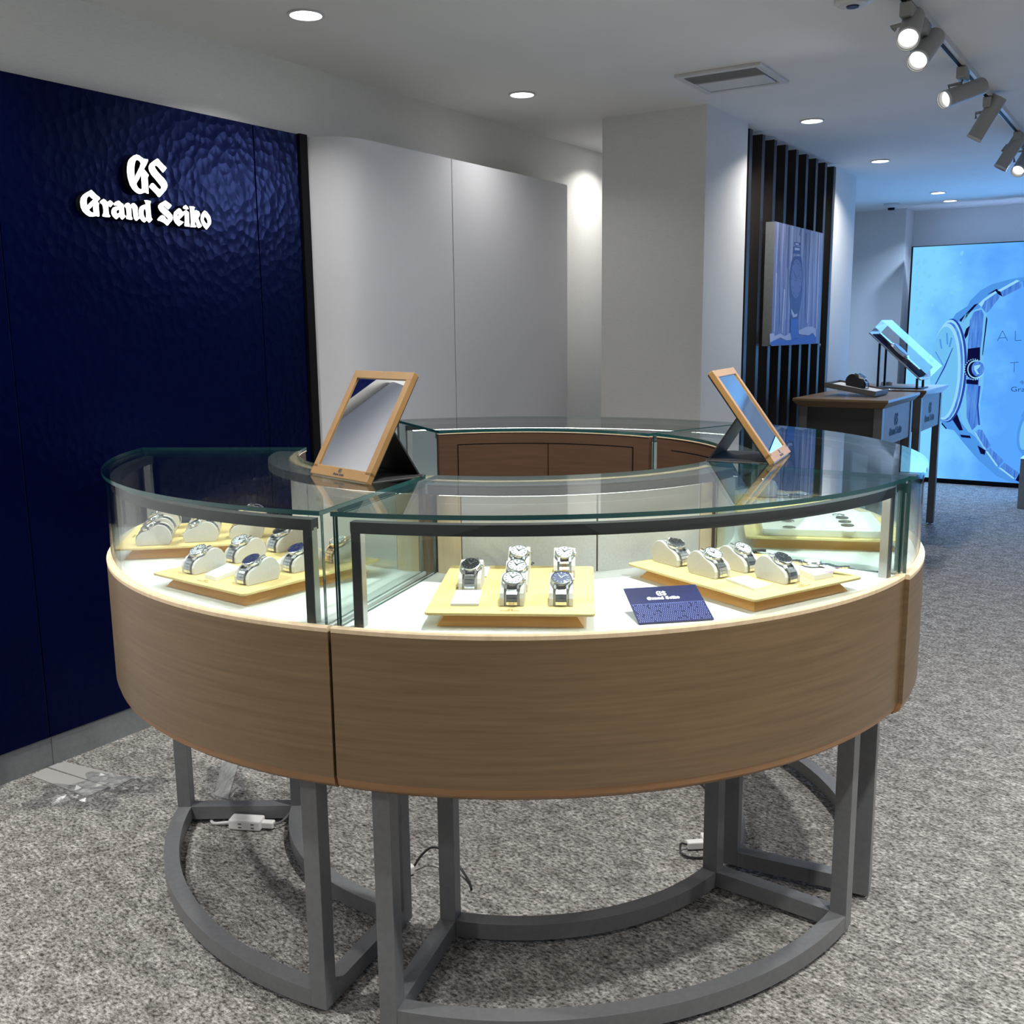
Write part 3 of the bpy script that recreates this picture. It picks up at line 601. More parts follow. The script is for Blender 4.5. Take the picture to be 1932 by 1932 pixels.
# ------------------------------------------------------------------ ring counter modules
GT, RIM, SB = 1.043, .834, .541
MODS = [('front', .019, 2.646, -109.36, -37.2, -108.05, -37.4, 'front section of the ring counter, curved walnut case facing the camera'),
        ('left', -.010, 2.655, -184.5, -108.8, -179.9, -113.5, 'left section of the ring counter beside the navy wall'),
        ('right', .009, 2.616, -35.3, 39.4, -27.3, 35.5, 'right section of the ring counter on the aisle side'),
        ('back', -.010, 2.607, 40.2, 113.1, 44.5, 110.0, 'rear section of the ring counter in front of the white partition')]
for nm, cx, cy, a0, a1, l0, l1, lab in MODS:
    t = thing('display_counter', lab, 'display counter', (cx, cy, 0), 0, 'curved glass display counters')
    G = .35
    # body
    prof = [(.985, SB + .0145), (1.0035, SB + .0145), (1.0037, SB + .016), (1.0035, RIM - .007), (.985, RIM - .007)]
    MB().revolve_arc([(.972, SB - .012), (.990, SB - .008), (.999, SB), (1.0028, SB + .0145), (.972, SB + .0145)], a0 - .42, a1 + .42, 56).build('bottom_trim', M['trimwood'], t)
    w0, w1 = a0 - .42, a1 + .42
    MB().revolve_arc(prof, w0, w1, 56).build('curved_front', M['skirt'], t)
    MB().arc(.552, .985, w0 + .1, w1 - .1, SB - .012, SB + .004, 40).build('bottom_board', M['skirt'], t)
    for aa, sgn in ((w0, 1), (w1, -1)):
        aw = sgn * .9
        MB().arc(.56, .984, min(aa, aa + aw), max(aa, aa + aw), SB + .004, RIM - .0065, 1).build('end_board', M['skirt'], t)
    MB().arc(.545, .560, a0 + .05, a1 - .05, SB - .012, GT - .0118, 48).build('inner_board', M['walnut'], t)
    MB().arc(.5425, .5625, a0 + .05, a1 - .05, GT - .0115, GT - .009, 48).build('inner_top_edge', M['palewood'], t)
    mid = (a0 + a1) / 2; e0, e1 = a0 + 6.5, a1 - 6.5
    for q0, q1 in ((e0, mid - .15), (mid + .15, e1)):
        MB().arc(.5443, .5449, q0 - .28, q1 + .28, SB + .047, GT - .0445, 24).build('door_gap', M['black'], t)
        d_ = MB().arc(.5405, .5448, q0, q1, SB + .05, GT - .048, 24).build('door', M['walnut'], t)
    # interior back: pale felt doors in a wooden frame
    for q0, q1 in ((a0 + 1.0, e0 - .2), (e1 + .2, a1 - 1.0)):
        MB().arc(.5602, .5665, q0, q1, RIM, GT - .012, 8).build('back_stile', M['palewood'], t)
    MB().arc(.5602, .5665, a0 + 1.0, a1 - 1.0, GT - .035, GT - .012, 40).build('back_rail', M['palewood'], t)
    for q0, q1 in ((e0, mid - .2), (mid + .2, e1)):
        MB().arc(.5602, .5645, q0, q1, RIM, GT - .036, 24).build('felt_door', M['felt'], t)
    MB().arc(.560, .9845, w0 + .1, w1 - .1, RIM - .012, RIM, 48).build('shelf', M['shelf'], t)
    MB().revolve_arc([(.9848, RIM - .0065), (1.0037, RIM - .0065), (1.0042, RIM + .001), (1.002, RIM + .004), (.9945, RIM + .004), (.9848, RIM + .001)], w0, w1, 56).build('rim', M['palewood'], t)
    # glass
    MB().arc(.5425, 1.0, a0, a1, GT - .0085, GT, 64, 1, 1, 1).build('glass_top', [M['glass'], M['gedge']], t)
    MB().arc(.9870, .9935, a0 + .05, a1 - .05, RIM + .0005, GT - .009, 56, None, 1).build('glass_front', [M['glass'], M['gedge']], t)
    for aa, sgn in ((a0, 1), (a1, -1)):
        da = sgn * .42
        b = MB(); A, B = min(aa + sgn * .1, aa + da), max(aa + sgn * .1, aa + da)
        c0, s0_, c1_, s1_ = math.cos(R(A)), math.sin(R(A)), math.cos(R(B)), math.sin(R(B))
        ri, ro = .568, .986
        th = .0055; ax = R(aa + sgn * .05); rad = Vector((math.cos(ax), math.sin(ax), 0)); tn = Vector((-math.sin(ax), math.cos(ax), 0)) * sgn
        p = [rad * ri, rad * ro, rad * ro + tn * th, rad * ri + tn * th]
        z0, z1 = RIM + .0005, GT - .009
        vs = b._v([q + Vector((0, 0, z0)) for q in p] + [q + Vector((0, 0, z1)) for q in p])
        b._f([vs[0], vs[1], vs[5], vs[4]]); b._f([vs[3], vs[2], vs[6], vs[7]])
        b.mi = 1; b._f([vs[1], vs[2], vs[6], vs[5]]); b._f([vs[0], vs[3], vs[7], vs[4]]); b._f([vs[4], vs[5], vs[6], vs[7]]); b._f([vs[0], vs[1], vs[2], vs[3]])
        b.build('glass_end', [M['glass'], M['gedge']], t)
    # light frame: curved bar with two posts, LED strip under it
    MB().arc(.962, .982, a0 + 1.6, a1 - 1.6, GT - .036, GT - .020, 56).build('light_bar', M['darkmetal'], t)
    for aa, sgn in ((a0 + 2.15, 1), (a1 - 2.15, -1)):
        pp = MB(); pp.T = Matrix.Rotation(R(aa), 4, 'Z'); pp.box((.9705, 0, (RIM + GT - .036) / 2), (.017, .017, GT - .036 - RIM - .0005)); pp.mi = 1; pp.box((.9805, 0, (RIM + GT - .036) / 2), (.003, .017, GT - .036 - RIM - .0005)); pp.build('light_post', [M['alu'], M['darkmetal']], t)  # LED-lit sides put in as bright metal, shaded outer face as dark plate
    MB().arc(.9745, .982, a0 + 1.6, a1 - 1.6, GT - .040, GT - .036, 56).build('light_bar_lip', M['darkmetal'], t)
    if nm in ('left', 'right'): MB().arc(.9585, .9622, a0 + 1.6, a1 - 1.6, GT - .040, GT - .020, 56).build('light_bar_lip', M['darkmetal'], t)
    MB().arc(.9625, .974, a0 + 3, a1 - 3, GT - .0385, GT - .0362, 40).build('led_strip', M['led'], t)
    MB().arc(.5668, .618, a0 + 1.2, a1 - 1.2, GT - .030, GT - .0095, 44).build('light_housing', M['steelgrey'], t)
    MB().arc(.590, .604, a0 + 3, a1 - 3, GT - .0335, GT - .0305, 40).build('led_strip', M['led2'], t)
    # steel underframe
    zr0, zr1 = .013, .050
    MB().arc(.893, .930, l0 + 2.3, l1 - 2.3, zr0, zr1, 48).build('base_rail', M['steelgrey'], t)
    MB().arc(.578, .615, l0 + 3.6, l1 - 3.6, zr0, zr1, 36).build('base_rail', M['steelgrey'], t)
    for aa, sgn in ((l0, 1), (l1, -1)):
        q = R(aa); T = Matrix.Rotation(q, 4, 'Z')
        for rr in (.9115, .5965):
            b = MB(); b.T = T; b.box((rr, sgn * .0185, (zr0 + SB - .012) / 2), (.037, .037, SB - .012 - zr0)); b.build('leg', M['steelgrey'], t, .0012)
            b = MB(); b.T = T @ Matrix.Translation((rr, sgn * .0185, 0)); b.lathe([(.014, 0), (.014, .004), (.006, .007), (.006, .0132)], 16); b.build('levelling_foot', M['alu'], t)
        b = MB(); b.T = T; b.box((.754, sgn * .0185, (zr0 + zr1) / 2), (.278, .037, zr1 - zr0)); b.build('base_rail', M['steelgrey'], t)

# ------------------------------------------------------------------ watch trays
def tray(cx, cy, rz, label, w=.297, d=.36):
    t = thing('display_tray', label, 'tray', (cx, cy, RIM + .0005), rz, 'watch trays inside the glass counters')
    b = MB(); zt = .0245
    wb, db = w - .038, d - .038; wt, dt = w - .075, d - .075
    b.hexa([(-wb / 2, -db / 2, 0), (wb / 2, -db / 2, 0), (wb / 2, db / 2, 0), (-wb / 2, db / 2, 0)], [(-wt / 2, -dt / 2, zt), (wt / 2, -dt / 2, zt), (wt / 2, dt / 2, zt), (-wt / 2, dt / 2, zt)])
    b.build('base', M['traywood'], t)
    MB().prism(rrect(w, d, .008), zt, zt + .005).build('top_plate', M['trayleather'], t, .0012)
    mm = Matrix.Translation((0, -d / 2 + .022, zt + .0052))
    logo_mesh('printed_mark', .036, mat('tray_print', srgb(176, 140, 74), .6), t, mm, .0002)
    return t
TZ = RIM + .0005 + .0295
tray(.006, 1.862, R(-4.2), 'pale leather watch tray in the centre of the front case')
tray(.462, 1.985, R(33), 'watch tray in the front case, right of the blue booklet')
tray(-.513, 2.066, R(-38), 'watch tray nearest the glass in the left case')
tray(-.758, 2.428, R(-80), 'watch tray at the back of the left case by the navy wall')
tray(.752, 2.425, R(79), 'wooden tray in the right case carrying a white parts board')
tray(.735, 2.80, R(105), 'wooden tray in the right case behind the parts board', .28, .34)

PROF = [(0, 0), (-.001, .014), (.003, .023), (.010, .029), (.028, .037), (.044, .0455), (.052, .0475), (.061, .046), (.069, .041), (.076, .031), (.079, .020), (.0775, .010), (.072, 0)]
def pillow_mesh():
    b = MB(); T0 = Matrix(((0, 0, 1, 0), (1, 0, 0, 0), (0, 1, 0, 0), (0, 0, 0, 1)))
    b.T = T0
    for x0, x1, k in ((-.0215, -.0135, 1), (.0135, .0215, 1), (-.0135, .0135, .9)):
        pr = [(.038 + (y - .038) * (1 if k == 1 else .93), z * k) for y, z in PROF]
        b.prism(pr, x0, x1, False)
    return b
def watch_proto(dial, metal, links, dark=False):
    t = thing('wristwatch', None, None)
    ang = R(25)
    Mx = Matrix.Translation((0, .0275, .0415)) @ Matrix.Rotation(ang, 4, 'X')
    b = MB(); b.T = Mx; b.lathe([(.0165, -.0045), (.0188, -.003), (.0195, 0), (.0192, .003), (.0178, .0048)], 32)
    for sx in (-1, 1):
        for sy in (-1, 1): b.box((sx * .0108, sy * .0185, -.001), (.0042, .012, .005), rx=-sy * R(12))
    b.build('watch_case', metal, t)
    b = MB(); b.T = Mx; b.lathe([(.0188, .0040), (.0182, .0056), (.0164, .0060), (.0162, .0048)], 32, ring=True).build('bezel', metal, t)
    b = MB(); b.T = Mx; b.lathe([(.0163, .0044), (.0163, .0051)], 32); dl = b.build('dial', dial, t)
    ic = M['steel'] if dark else M['ink']
    b = MB(); b.T = Mx
    for k in range(12):
        a = 2 * PI * k / 12; b.box((.0128 * math.sin(a), .0128 * math.cos(a), .0054), (.0011 if k else .002, .0036, .0005), rz=-a)
    b.build('hour_markers', ic, dl)
    for L_, a, wd in ((.0085, -35, .0014), (.0125, 50, .0010)):
        b = MB(); b.T = Mx @ Matrix.Rotation(R(-a), 4, 'Z'); b.prism([(-wd, -.002), (wd, -.002), (wd * .5, L_), (-wd * .5, L_)], .0055, .0059); b.build('hand', ic, dl)
    b = MB(); b.T = Mx @ Matrix.Translation((.0212, 0, 0)) @ Matrix.Rotation(PI / 2, 4, 'Y'); b.lathe([(.0028, -.002), (.0030, 0), (.0028, .002)], 14).build('crown', metal, t)
    # band follows the pillow
    path = [(.072, .004), (.0755, .011), (.077, .020), (.0745, .030), (.068, .0385), (.060, .0435), (.052, .045), (.0455, .0445)], [(.0095, .0285), (.0035, .0245), (-.0005, .0185), (-.002, .011), (-.002, .003)]
    b = MB()
    for part in path:
        pts = spline([(0, y, z) for y, z in part], 6); tot = sum((pts[i + 1] - pts[i]).length for i in range(len(pts) - 1))
        nl = max(3, round(tot / (.0058 if links else .004)))
        def at(u):
            u *= tot
            for i in range(len(pts) - 1):
                l = (pts[i + 1] - pts[i]).length
                if u <= l or i == len(pts) - 2: return pts[i].lerp(pts[i + 1], min(1, u / max(l, 1e-9))), (pts[i + 1] - pts[i]).normalized()
                u -= l
        for k in range(nl):
            p, d_ = at((k + .5) / nl); th = math.atan2(d_.z, d_.y); ll = tot / nl * (.93 if links else 1.05)
            if links:
                b.mi = 1 if links == 2 else 0
                b.box((0, p.y, p.z), (.0078, ll, .0034), rx=th)
                b.mi = 0
                for sx in (-1, 1): b.box((sx * .0068, p.y, p.z), (.0054, ll, .0028), rx=th)
            else: b.box((0, p.y, p.z), (.019, ll, .0022), rx=th)
    b.build('bracelet' if links else 'strap', [metal if not (dark and not links) else M['strap'], M['gold']] if links else [M['strap']], t)
    b = MB(); b.T = Mx; b.lathe([(.0160, .0056), (.0158, .0064), (.0120, .0068)], 28).build('crystal', M['acrylic'], t)
    return t
PR = {'white': watch_proto(M['dialwhite'], M['steel'], 1), 'black': watch_proto(M['dialblack'], M['steel'], 1, True), 'blue': watch_proto(M['dialblue'], M['steel'], 1, True),
      'twotone': watch_proto(M['dialwhite'], M['steel'], 2), 'gold': watch_proto(M['dialwhite'], M['gold'], 1)}
pil0 = pillow_mesh().build('watch_cushion', M['pillow'], None, .0012)
used = {k: False for k in PR}; pused = [False]
def put_watch(px, head, kind, label, plabel, pos=None):
    """px: where the dial centre shows; head: world angle the watch front faces"""
    rz = R(head + 90)
    p = onz(px[0], px[1], TZ + .046) if pos is None else Vector(pos)
    off = Matrix.Rotation(rz, 3, 'Z') @ Vector((0, .026, 0))
    loc = (p.x - off.x, p.y - off.y, TZ + .0003)
    if used[kind]: o = copy_tree(PR[kind])
    else: o = PR[kind]; used[kind] = True
    o.location = loc; o.rotation_euler = (0, 0, rz); tag(o, label, 'watch', 'wristwatches on display cushions')
    if pused[0]: q = pil0.copy(); COL.objects.link(q)
    else: q = pil0; pused[0] = True
    q.location = loc; q.rotation_euler = (0, 0, rz); tag(q, plabel, 'cushion', 'pale watch cushions')
WL = [
 ((888, 1064), -94, 'black', 'black-dial steel watch at the left of the centre tray behind the white card'),
 ((967, 1090), -94, 'white', 'white-dial steel watch at the front of the middle row, centre tray'),
 ((975, 1066), -94, 'white', 'silver-dial steel watch second in the middle row, centre tray'),
 ((979, 1039), -94, 'white', 'white-dial steel watch at the rear of the middle row, centre tray'),
 ((1059, 1090), -94, 'blue', 'blue-dial steel watch at the front right of the centre tray'),
 ((1065, 1041), -94, 'twotone', 'two-tone gold and steel watch at the rear right of the centre tray'),
 ((1276, 1023), -57, 'black', 'black chronograph watch leftmost on the tray right of the blue booklet'),
 ((1346, 1043), -57, 'white', 'white-dial steel watch behind the price card on the right front tray'),
 ((1402, 1033), -57, 'white', 'steel watch in the rear row of the right front tray'),
 ((1477, 1052), -57, 'black', 'black-dial steel watch nearest the pink tag on the right front tray'),
 ((373, 1037), -128, 'white', 'white-dial steel watch leftmost on the near tray of the left case'),
 ((452, 1018), -128, 'white', 'film-wrapped steel watch in the middle of the near left tray'),
 ((474, 1055), -128, 'blue', 'blue-dial steel watch at the front of the near left tray'),
 ((529, 1000), -128, 'black', 'black chronograph at the rear of the near left tray'),
 ((559, 1034), -128, 'blue', 'dark-dial steel watch beside the post of the left case'),
 ((637, 1019), -128, 'gold', 'rose gold watch seen between the two glass case ends'),
 ((280, 990), -170, 'white', 'steel watch at the front of the leftmost row, rear left tray'),
 ((287, 977), -170, 'white', 'steel watch second in the leftmost row, rear left tray'),
 ((298, 963), -170, 'white', 'steel watch at the back of the leftmost row, rear left tray'),
 ((369, 984), -170, 'white', 'steel watch at the front of the middle row, rear left tray'),
 ((374, 971), -170, 'white', 'steel watch behind another in the middle row, rear left tray'),
 ((455, 978), -170, 'white', 'steel watch at the front of the right row, rear left tray'),
 ((462, 955), -170, 'white', 'steel watch at the back of the right row, rear left tray'),
]
for px, hd, kd, lab in WL: put_watch(px, hd, kd, lab, ' '.join(('suede cushion under ' + lab).split()[:16]))
put_watch((0, 0), 160, 'black', 'watch with its back to the camera on the rear tray of the right case', 'rounded cushion on the rear tray of the right case', pos=onz(1432, 906, TZ + .046))

# lying watches, cards, tags
def lying_watch(x, y, z, rz, label, mt, group='watches lying flat'):
    t = thing('lying_watch', label, 'watch', (x, y, z), rz, group)
    MB().lathe([(.017, 0), (.0195, .002), (.0195, .008), (.017, .010)], 28).build('watch_case', M['steel'], t)
    MB().lathe([(.0158, .0101), (.0158, .0106)], 28).build('dial', M['dialwhite'], t)
    for sg_ in (-1, 1):
        b = MB()
        for k in range(9): b.box((0, sg_ * (.021 + k * .0062), .0045 + .0015 * math.sin(k)), (.017 - k * .0003, .0054, .003))
        b.build('bracelet' if mt is M['steel'] else 'strap', mt, t)
    return t
def card(pxs, z, th, label, mt=None, lines=True, cat='card'):
    P = [onz(*p, z + th) for p in pxs]; c0 = sum(P, Vector()) / 4
    t = thing('price_card', label, cat, (c0.x, c0.y, z), 0, 'white cards and folders')
    b = MB(); b.hexa([(p.x - c0.x, p.y - c0.y, 0) for p in P], [(p.x - c0.x, p.y - c0.y, th) for p in P]); b.build('card_body', mt or M['card'], t)
    if lines:
        u = (P[1] - P[0]); v_ = (P[3] - P[0]); b = MB()
        for k in (.35, .6): 
            q = P[0] - c0 + u * .3 + v_ * k; b.hexa([(q + u * a_ + v_ * bb - Vector((0, 0, q.z)) + Vector((0, 0, th))).to_tuple() for a_, bb in ((0, 0), (.4, 0), (.4, .03), (0, .03))], [(q + u * a_ + v_ * bb - Vector((0, 0, q.z)) + Vector((0, 0, th + .0003))).to_tuple() for a_, bb in ((0, 0), (.4, 0), (.4, .03), (0, .03))])
        b.build('printed_lines', M['spotbody'], t)
    return t
card([(850, 1139), (903, 1139), (909, 1113), (861, 1113)], TZ + .0002, .004, 'white price card at the front left corner of the centre tray')
card([(912, 1087), (918, 1087), (925, 1068), (912, 1068)], TZ + .0002, .003, 'small white card behind the black-dial watch, centre tray', lines=False)
card([(1424, 1110), (1455, 1102), (1408, 1086), (1370, 1091)], TZ + .0002, .005, 'bluish-white price card at the front of the right front tray')
card([(1537, 1086), (1572, 1079), (1535, 1061), (1497, 1068)], TZ + .0002, .010, 'white folder under the lying watch with a pink tag', lines=False, cat='folder')
card([(386, 1083), (408, 1089), (456, 1071), (430, 1062)], TZ + .0002, .008, 'white folded wallet on the near left tray', lines=False, cat='folder')
card([(518, 1061), (540, 1066), (560, 1052), (540, 1046)], TZ + .0002, .006, 'white folder behind the blue-dial watch, near left tray', lines=False, cat='folder')
card([(1336, 1045), (1352, 1052), (1378, 1038), (1362, 1031)], TZ + .0002, .004, 'small white card in the rear row of the right front tray', lines=False)
pq = onz(1532, 1066, TZ + .012)
lying_watch(pq.x, pq.y, TZ + .0105, R(55), 'steel watch lying on the white folder with a pink tag', M['steel'])
pq = onz(1566, 1077, TZ + .012)
tg = thing('pink_tag', 'small pink paper tag hanging at the folder corner', 'tag', (pq.x, pq.y, TZ + .0105), R(25))
MB().box((0, 0, .0005), (.018, .009, .0008)).build('paper', M['pink'], tg)
pq = onz(1385, 1040, TZ + .004)
sw = thing('lying_strap', 'black leather strap lying behind the steel watches, right front tray', 'strap', (pq.x + .03, pq.y + .01, TZ), R(-20))
b = MB()
for k in range(14): b.box((k * .006 - .04, .004 * math.sin(k * .5), .003 + .003 * math.sin(k * .4) ** 2), (.0064, .018, .0024), rz=.1 * math.cos(k * .5))
b.build('leather', M['strap'], sw)
# black price strings
for i, (px, lab) in enumerate((((872, 1108), 'short black price-tag cord by the black-dial watch, centre tray'), ((1005, 1063), 'short black price-tag cord by the second watch of the middle row'), ((345, 1012), 'thin black price-tag cord on the rear left tray between two rows'))):
    p = onz(*px, TZ + .002); b = MB()
    b.tube([(k * .003 - .012, .003 * math.sin(k * .9), .0012 + .001 * (k % 2)) for k in range(9)], .0008, 6)
    o = b.build('price_tag_cord', M['strap']); o.location = (p.x, p.y, TZ); o.rotation_euler.z = .5 + i; tag(o, lab, 'thread', 'short black price-tag cords')

# parts board in the right case
c3 = Vector((.752, 2.425, 0)); rz3 = R(79)
t = thing('parts_board', 'white display board with loose watch dials on the right case tray', 'board', (c3.x + .0, c3.y - .0, TZ + .0003), rz3)
MB().prism(rrect(.26, .28, .004), 0, .016).build('board', M['shelf'], t, .001)
b = MB()
for i in range(7):
    for j in range(3): b.lathe([(.0015, 0), (.0015, .0005)], 6) if False else b.box((-.1 + i * .033, -.09 + j * .085, .0162), (.004, .003, .0004))
b.build('printed_dots', M['spotbody'], t)
Mt = Matrix.Translation((c3.x, c3.y, TZ)) @ Matrix.Rotation(rz3, 4, 'Z')
rows_ = [((1393, 0), None)]
k = 0
for (x, y, mt_, lab) in ((1602, 999, M['dialwhite'], 'pale dial nearest the camera on the parts board'), (1599, 989, M['dialblack'], 'dark watch dial second nearest on the parts board'), (1594, 982, M['dialblack'], 'dark watch dial third from the front, parts board'),
                         (1589, 975, M['dialblack'], 'dark watch dial fourth from the front, parts board'), (1582, 970, M['steel'], 'steel ring at the back of the dial row, parts board'),
                         (1489, 993, M['steel'], 'silver watch movement at the near left of the parts board'), (1487, 981, M['steel'], 'silver watch movement at the far left of the parts board')):
    p = onz(x, y, TZ + .02); b = MB(); b.lathe([(.0150, 0), (.0155, .0012), (.0150, .0024), (.004, .003)], 24); o = b.build('watch_dial', mt_)
    o.location = (p.x, p.y, TZ + .0165); tag(o, lab, 'watch dial', 'loose watch dials on the parts board')
# rear right tray: lying bracelets and white cards
for x, y, rz_, lab in ((1478, 926, 1.4, 'steel watch lying on its side at the rear right tray, left one'), (1512, 924, 1.6, 'steel watch lying on its side at the rear right tray, right one')):
    p = onz(x, y, TZ + .02); lying_watch(p.x, p.y, TZ + .0003, rz_, lab, M['steel'])
card([(1400, 952), (1455, 952), (1452, 944), (1400, 944)], TZ + .0002, .003, 'white card on the rear tray of the right case, left one', lines=False)
card([(1466, 949), (1520, 948), (1515, 940), (1465, 940)], TZ + .0002, .003, 'white card on the rear tray of the right case, right one', lines=False)

# booklet
p0 = onz(1205, 1179, RIM + .0005); p1 = onz(1347, 1170, RIM + .0005); wv = (p1 - p0); bw = wv.length
t = thing('booklet', 'navy booklet with white gothic lettering leaning in the front case', 'booklet', ((p0 + p1) / 2), math.atan2(wv.y, wv.x))
tl = R(22); MT = Matrix.Rotation(tl, 4, 'X') @ Matrix.Translation((0, 0, .0006))
b = MB(); b.T = MT; b.box((0, .052, .0012), (bw, .104, .0024)); b.build('cover', M['booknavy'], t, .0004)
b = MB(); b.T = MT
random.seed(3)
for i in range(34):
    for j in range(11):
        if random.random() < .1: continue
        x_ = -bw / 2 + .003 + i * (bw - .006) / 34 + (.0018 if j % 2 else 0); b.prism([(x_, .003 + j * .0046), (x_ + .0017, .003 + j * .0046), (x_ + .0006, .0068 + j * .0046)], .00245, .0027)
b.box((0, .0535, .0025), (bw - .001, .0007, .0003))
b.build('printed_pattern', mat('pattern_ink', srgb(120, 128, 200), .4), t)
logo_mesh('printed_lettering', .062, mat('print_white', (.8, .8, .85), .4), t, MT @ Matrix.Translation((-.004, .077, .0026)), .0003)
b = MB(); b.hexa([(-.02, .07, 0), (.02, .07, 0), (.02, .092, 0), (-.02, .092, 0)], [(-.02, .07, .0255), (.02, .07, .0255), (.02, .092, .034), (-.02, .092, .034)]); b.build('easel_back', M['card'], t)

# ------------------------------------------------------------------ table mirrors
def table_mirror(x, y, head, tilt, label):
    t = thing('table_mirror', label, 'mirror', (x, y, GT + .0006), R(head + 90), 'tilted mirrors standing on the glass counters')
    Wd, Lg, th = .217, .251, .013
    # local: front faces -y; frame leans back (+y)
    T = Matrix.Translation((0, 0, .0035)) @ Matrix.Rotation(R(tilt), 4, 'X')  # local u=x, v=y up the frame, w=z outwards to the back (-)
    def tb(): b = MB(); b.T = T; return b
    fw = .0185; b = tb()
    for c_, d_ in (((0, .0115, -th / 2), (Wd, .023, th)), ((0, Lg - fw / 2, -th / 2), (Wd, fw, th)), ((-Wd / 2 + fw / 2, Lg / 2, -th / 2), (fw, Lg - .03, th)), ((Wd / 2 - fw / 2, Lg / 2, -th / 2), (fw, Lg - .03, th))): b.box(c_, d_)
    b.build('frame', M['framewood'], t, .0012)
    tb().box((0, Lg / 2 + .002, -.0045), (Wd - .03, Lg - .035, .003)).build('mirror_glass', M['mirror'], t)
    tb().box((0, Lg / 2, -th - .0015), (Wd - .006, Lg - .006, .003)).build('back_board', M['standblack'], t)
    logo_mesh('engraved_mark', .040, M['ink'], t, T @ Matrix.Translation((0, .012, .0001)), .0002)
    for s_ in (-1, 1): tb().box((s_ * .03, Lg * .48, -th - .005), (.02, .05, .004)).build('hinge', M['spotbody'], t)
    hp = T @ Vector((0, Lg * .52, -th - .004)); back = hp.y + hp.z * .62
    b = MB(); wd2 = .085
    b.hexa([(-wd2, back, .003), (wd2, back, .003), (wd2, back + .005, .003), (-wd2, back + .005, .003)], [(-wd2, hp.y, hp.z), (wd2, hp.y, hp.z), (wd2, hp.y + .004, hp.z), (-wd2, hp.y + .004, hp.z)])
    b.build('support_leg', M['standblack'], t, .0005)
    MB().box((0, (back + .012) / 2, .0015), (Wd - .03, back + .0, .003)).build('base_plate', M['standblack'], t, .0006)
    MB().box((0, (back + .012) / 2, -.0001), (Wd - .026, back + .004, .0008)).build('plate_edge', M['alu'], t)
    return t
table_mirror(-.365, 2.087, -137.9, 59.4, 'oak-framed table mirror on the left section of the ring counter')
table_mirror(.637, 2.345, -24.8, 54.3, 'oak-framed table mirror on the right section, seen almost from the side')

# ------------------------------------------------------------------ far display tables
TT = .955
def display_table(s0, s1, label):
    n0, n1 = -1.80, -1.28; cn, cs = (n0 + n1) / 2, (s0 + s1) / 2
    t = thing('display_table', label, 'display table', rp(cn, cs, 0), RZ, 'walnut-topped display tables at the back')
    W_, D_ = n1 - n0, s1 - s0
    b = MB(); b.hexa([(x * (W_ / 2 - .03), y * (D_ / 2 - .03), TT - .048) for x, y in ((-1, -1), (1, -1), (1, 1), (-1, 1))], [(x * W_ / 2, y * D_ / 2, TT - .014) for x, y in ((-1, -1), (1, -1), (1, 1), (-1, 1))])
    b.box((0, 0, TT - .007), (W_, D_, .014)); b.build('table_top', M['skirt'], t, .002)
    lx, ly, L_ = W_ / 2 - .055, D_ / 2 - .05, .045
    for sx in (-1, 1):
        for sy in (-1, 1):
            MB().box((sx * lx, sy * ly, (TT - .048 + .012) / 2), (L_, L_, TT - .048 - .012)).build('leg', M['tleg'], t, .001)
            b = MB(); b.T = Matrix.Translation((sx * lx, sy * ly, 0)); b.lathe([(.016, 0), (.016, .006), (.007, .008), (.007, .012)], 14).build('levelling_foot', M['alu'], t)
    hz = .215; zc = TT - .048 - hz / 2
    MB().box((0, -ly - .005, zc), (2 * lx - L_, .018, hz)).build('front_apron', M['apron'], t)
    MB().box((0, ly, zc), (2 * lx - L_, .018, hz)).build('rear_apron', M['apron'], t)
    for sx in (-1, 1): ap = MB().box((sx * (lx + .008), 0, zc), (.018, 2 * ly - L_, hz)).build('side_apron', M['grey'], t)
    T = Matrix.Translation((lx + .0175, -.02, zc)) @ Matrix(((0, 0, 1, 0), (1, 0, 0, 0), (0, 1, 0, 0), (0, 0, 0, 1)))
    logo_mesh('printed_mark', .30, M['black'], t, T, .0006)
display_table(5.63, 6.43, 'walnut-topped display table nearer the ring counter')
display_table(6.61, 7.33, 'walnut-topped display table beside the blue video wall')
# presentation tray with a black-strap watch on the near table
ptm = Matrix.Translation(rp(-1.545, 6.0, TT + .0365)) @ Matrix.Rotation(RZ, 4, 'Z') @ Matrix.Rotation(R(9.5), 4, 'Y')
t = thing('presentation_tray', 'shallow grey presentation tray propped askew on the nearer table', 'tray'); t.matrix_world = ptm
MB().box((0, 0, 0), (.29, .30, .018)).build('tray_body', M['tleg'], t, .002)
MB().box((0, 0, .0095), (.26, .27, .001)).build('lining', M['card'], t)
b = MB()
for c_, d_ in (((0, .147, .014), (.29, .006, .012)), ((0, -.147, .014), (.29, .006, .012)), ((.142, 0, .014), (.006, .288, .012)), ((-.142, 0, .014), (.006, .288, .012))): b.box(c_, d_)
b.build('tray_edge', M['tleg'], t, .001)
o = MB().box((0, 0, .021), (.006, .22, .042)).build('glass_prop', M['acrylic']); o.location = rp(-1.62, 6.0, TT + .0003); o.rotation_euler.z = RZ
tag(o, 'small clear prop under the raised end of the grey tray', 'prop')
wm = ptm @ Matrix.Translation((.05, .0, .0102)) @ Matrix.Rotation(R(75), 4, 'Z') @ Matrix.Diagonal((1.5, 1.5, 1.5, 1))
o = copy_tree(PR['black']); o.matrix_world = wm; tag(o, 'watch on a black cushion on the grey tray, nearer table', 'watch'); o.pop('group', None)
q = pil0.copy(); q.data = pil0.data.copy(); q.data.materials[0] = M['strap']; COL.objects.link(q); q.matrix_world = wm
tag(q, 'black cushion on the grey tray, nearer table', 'cushion'); q.pop('group', None)
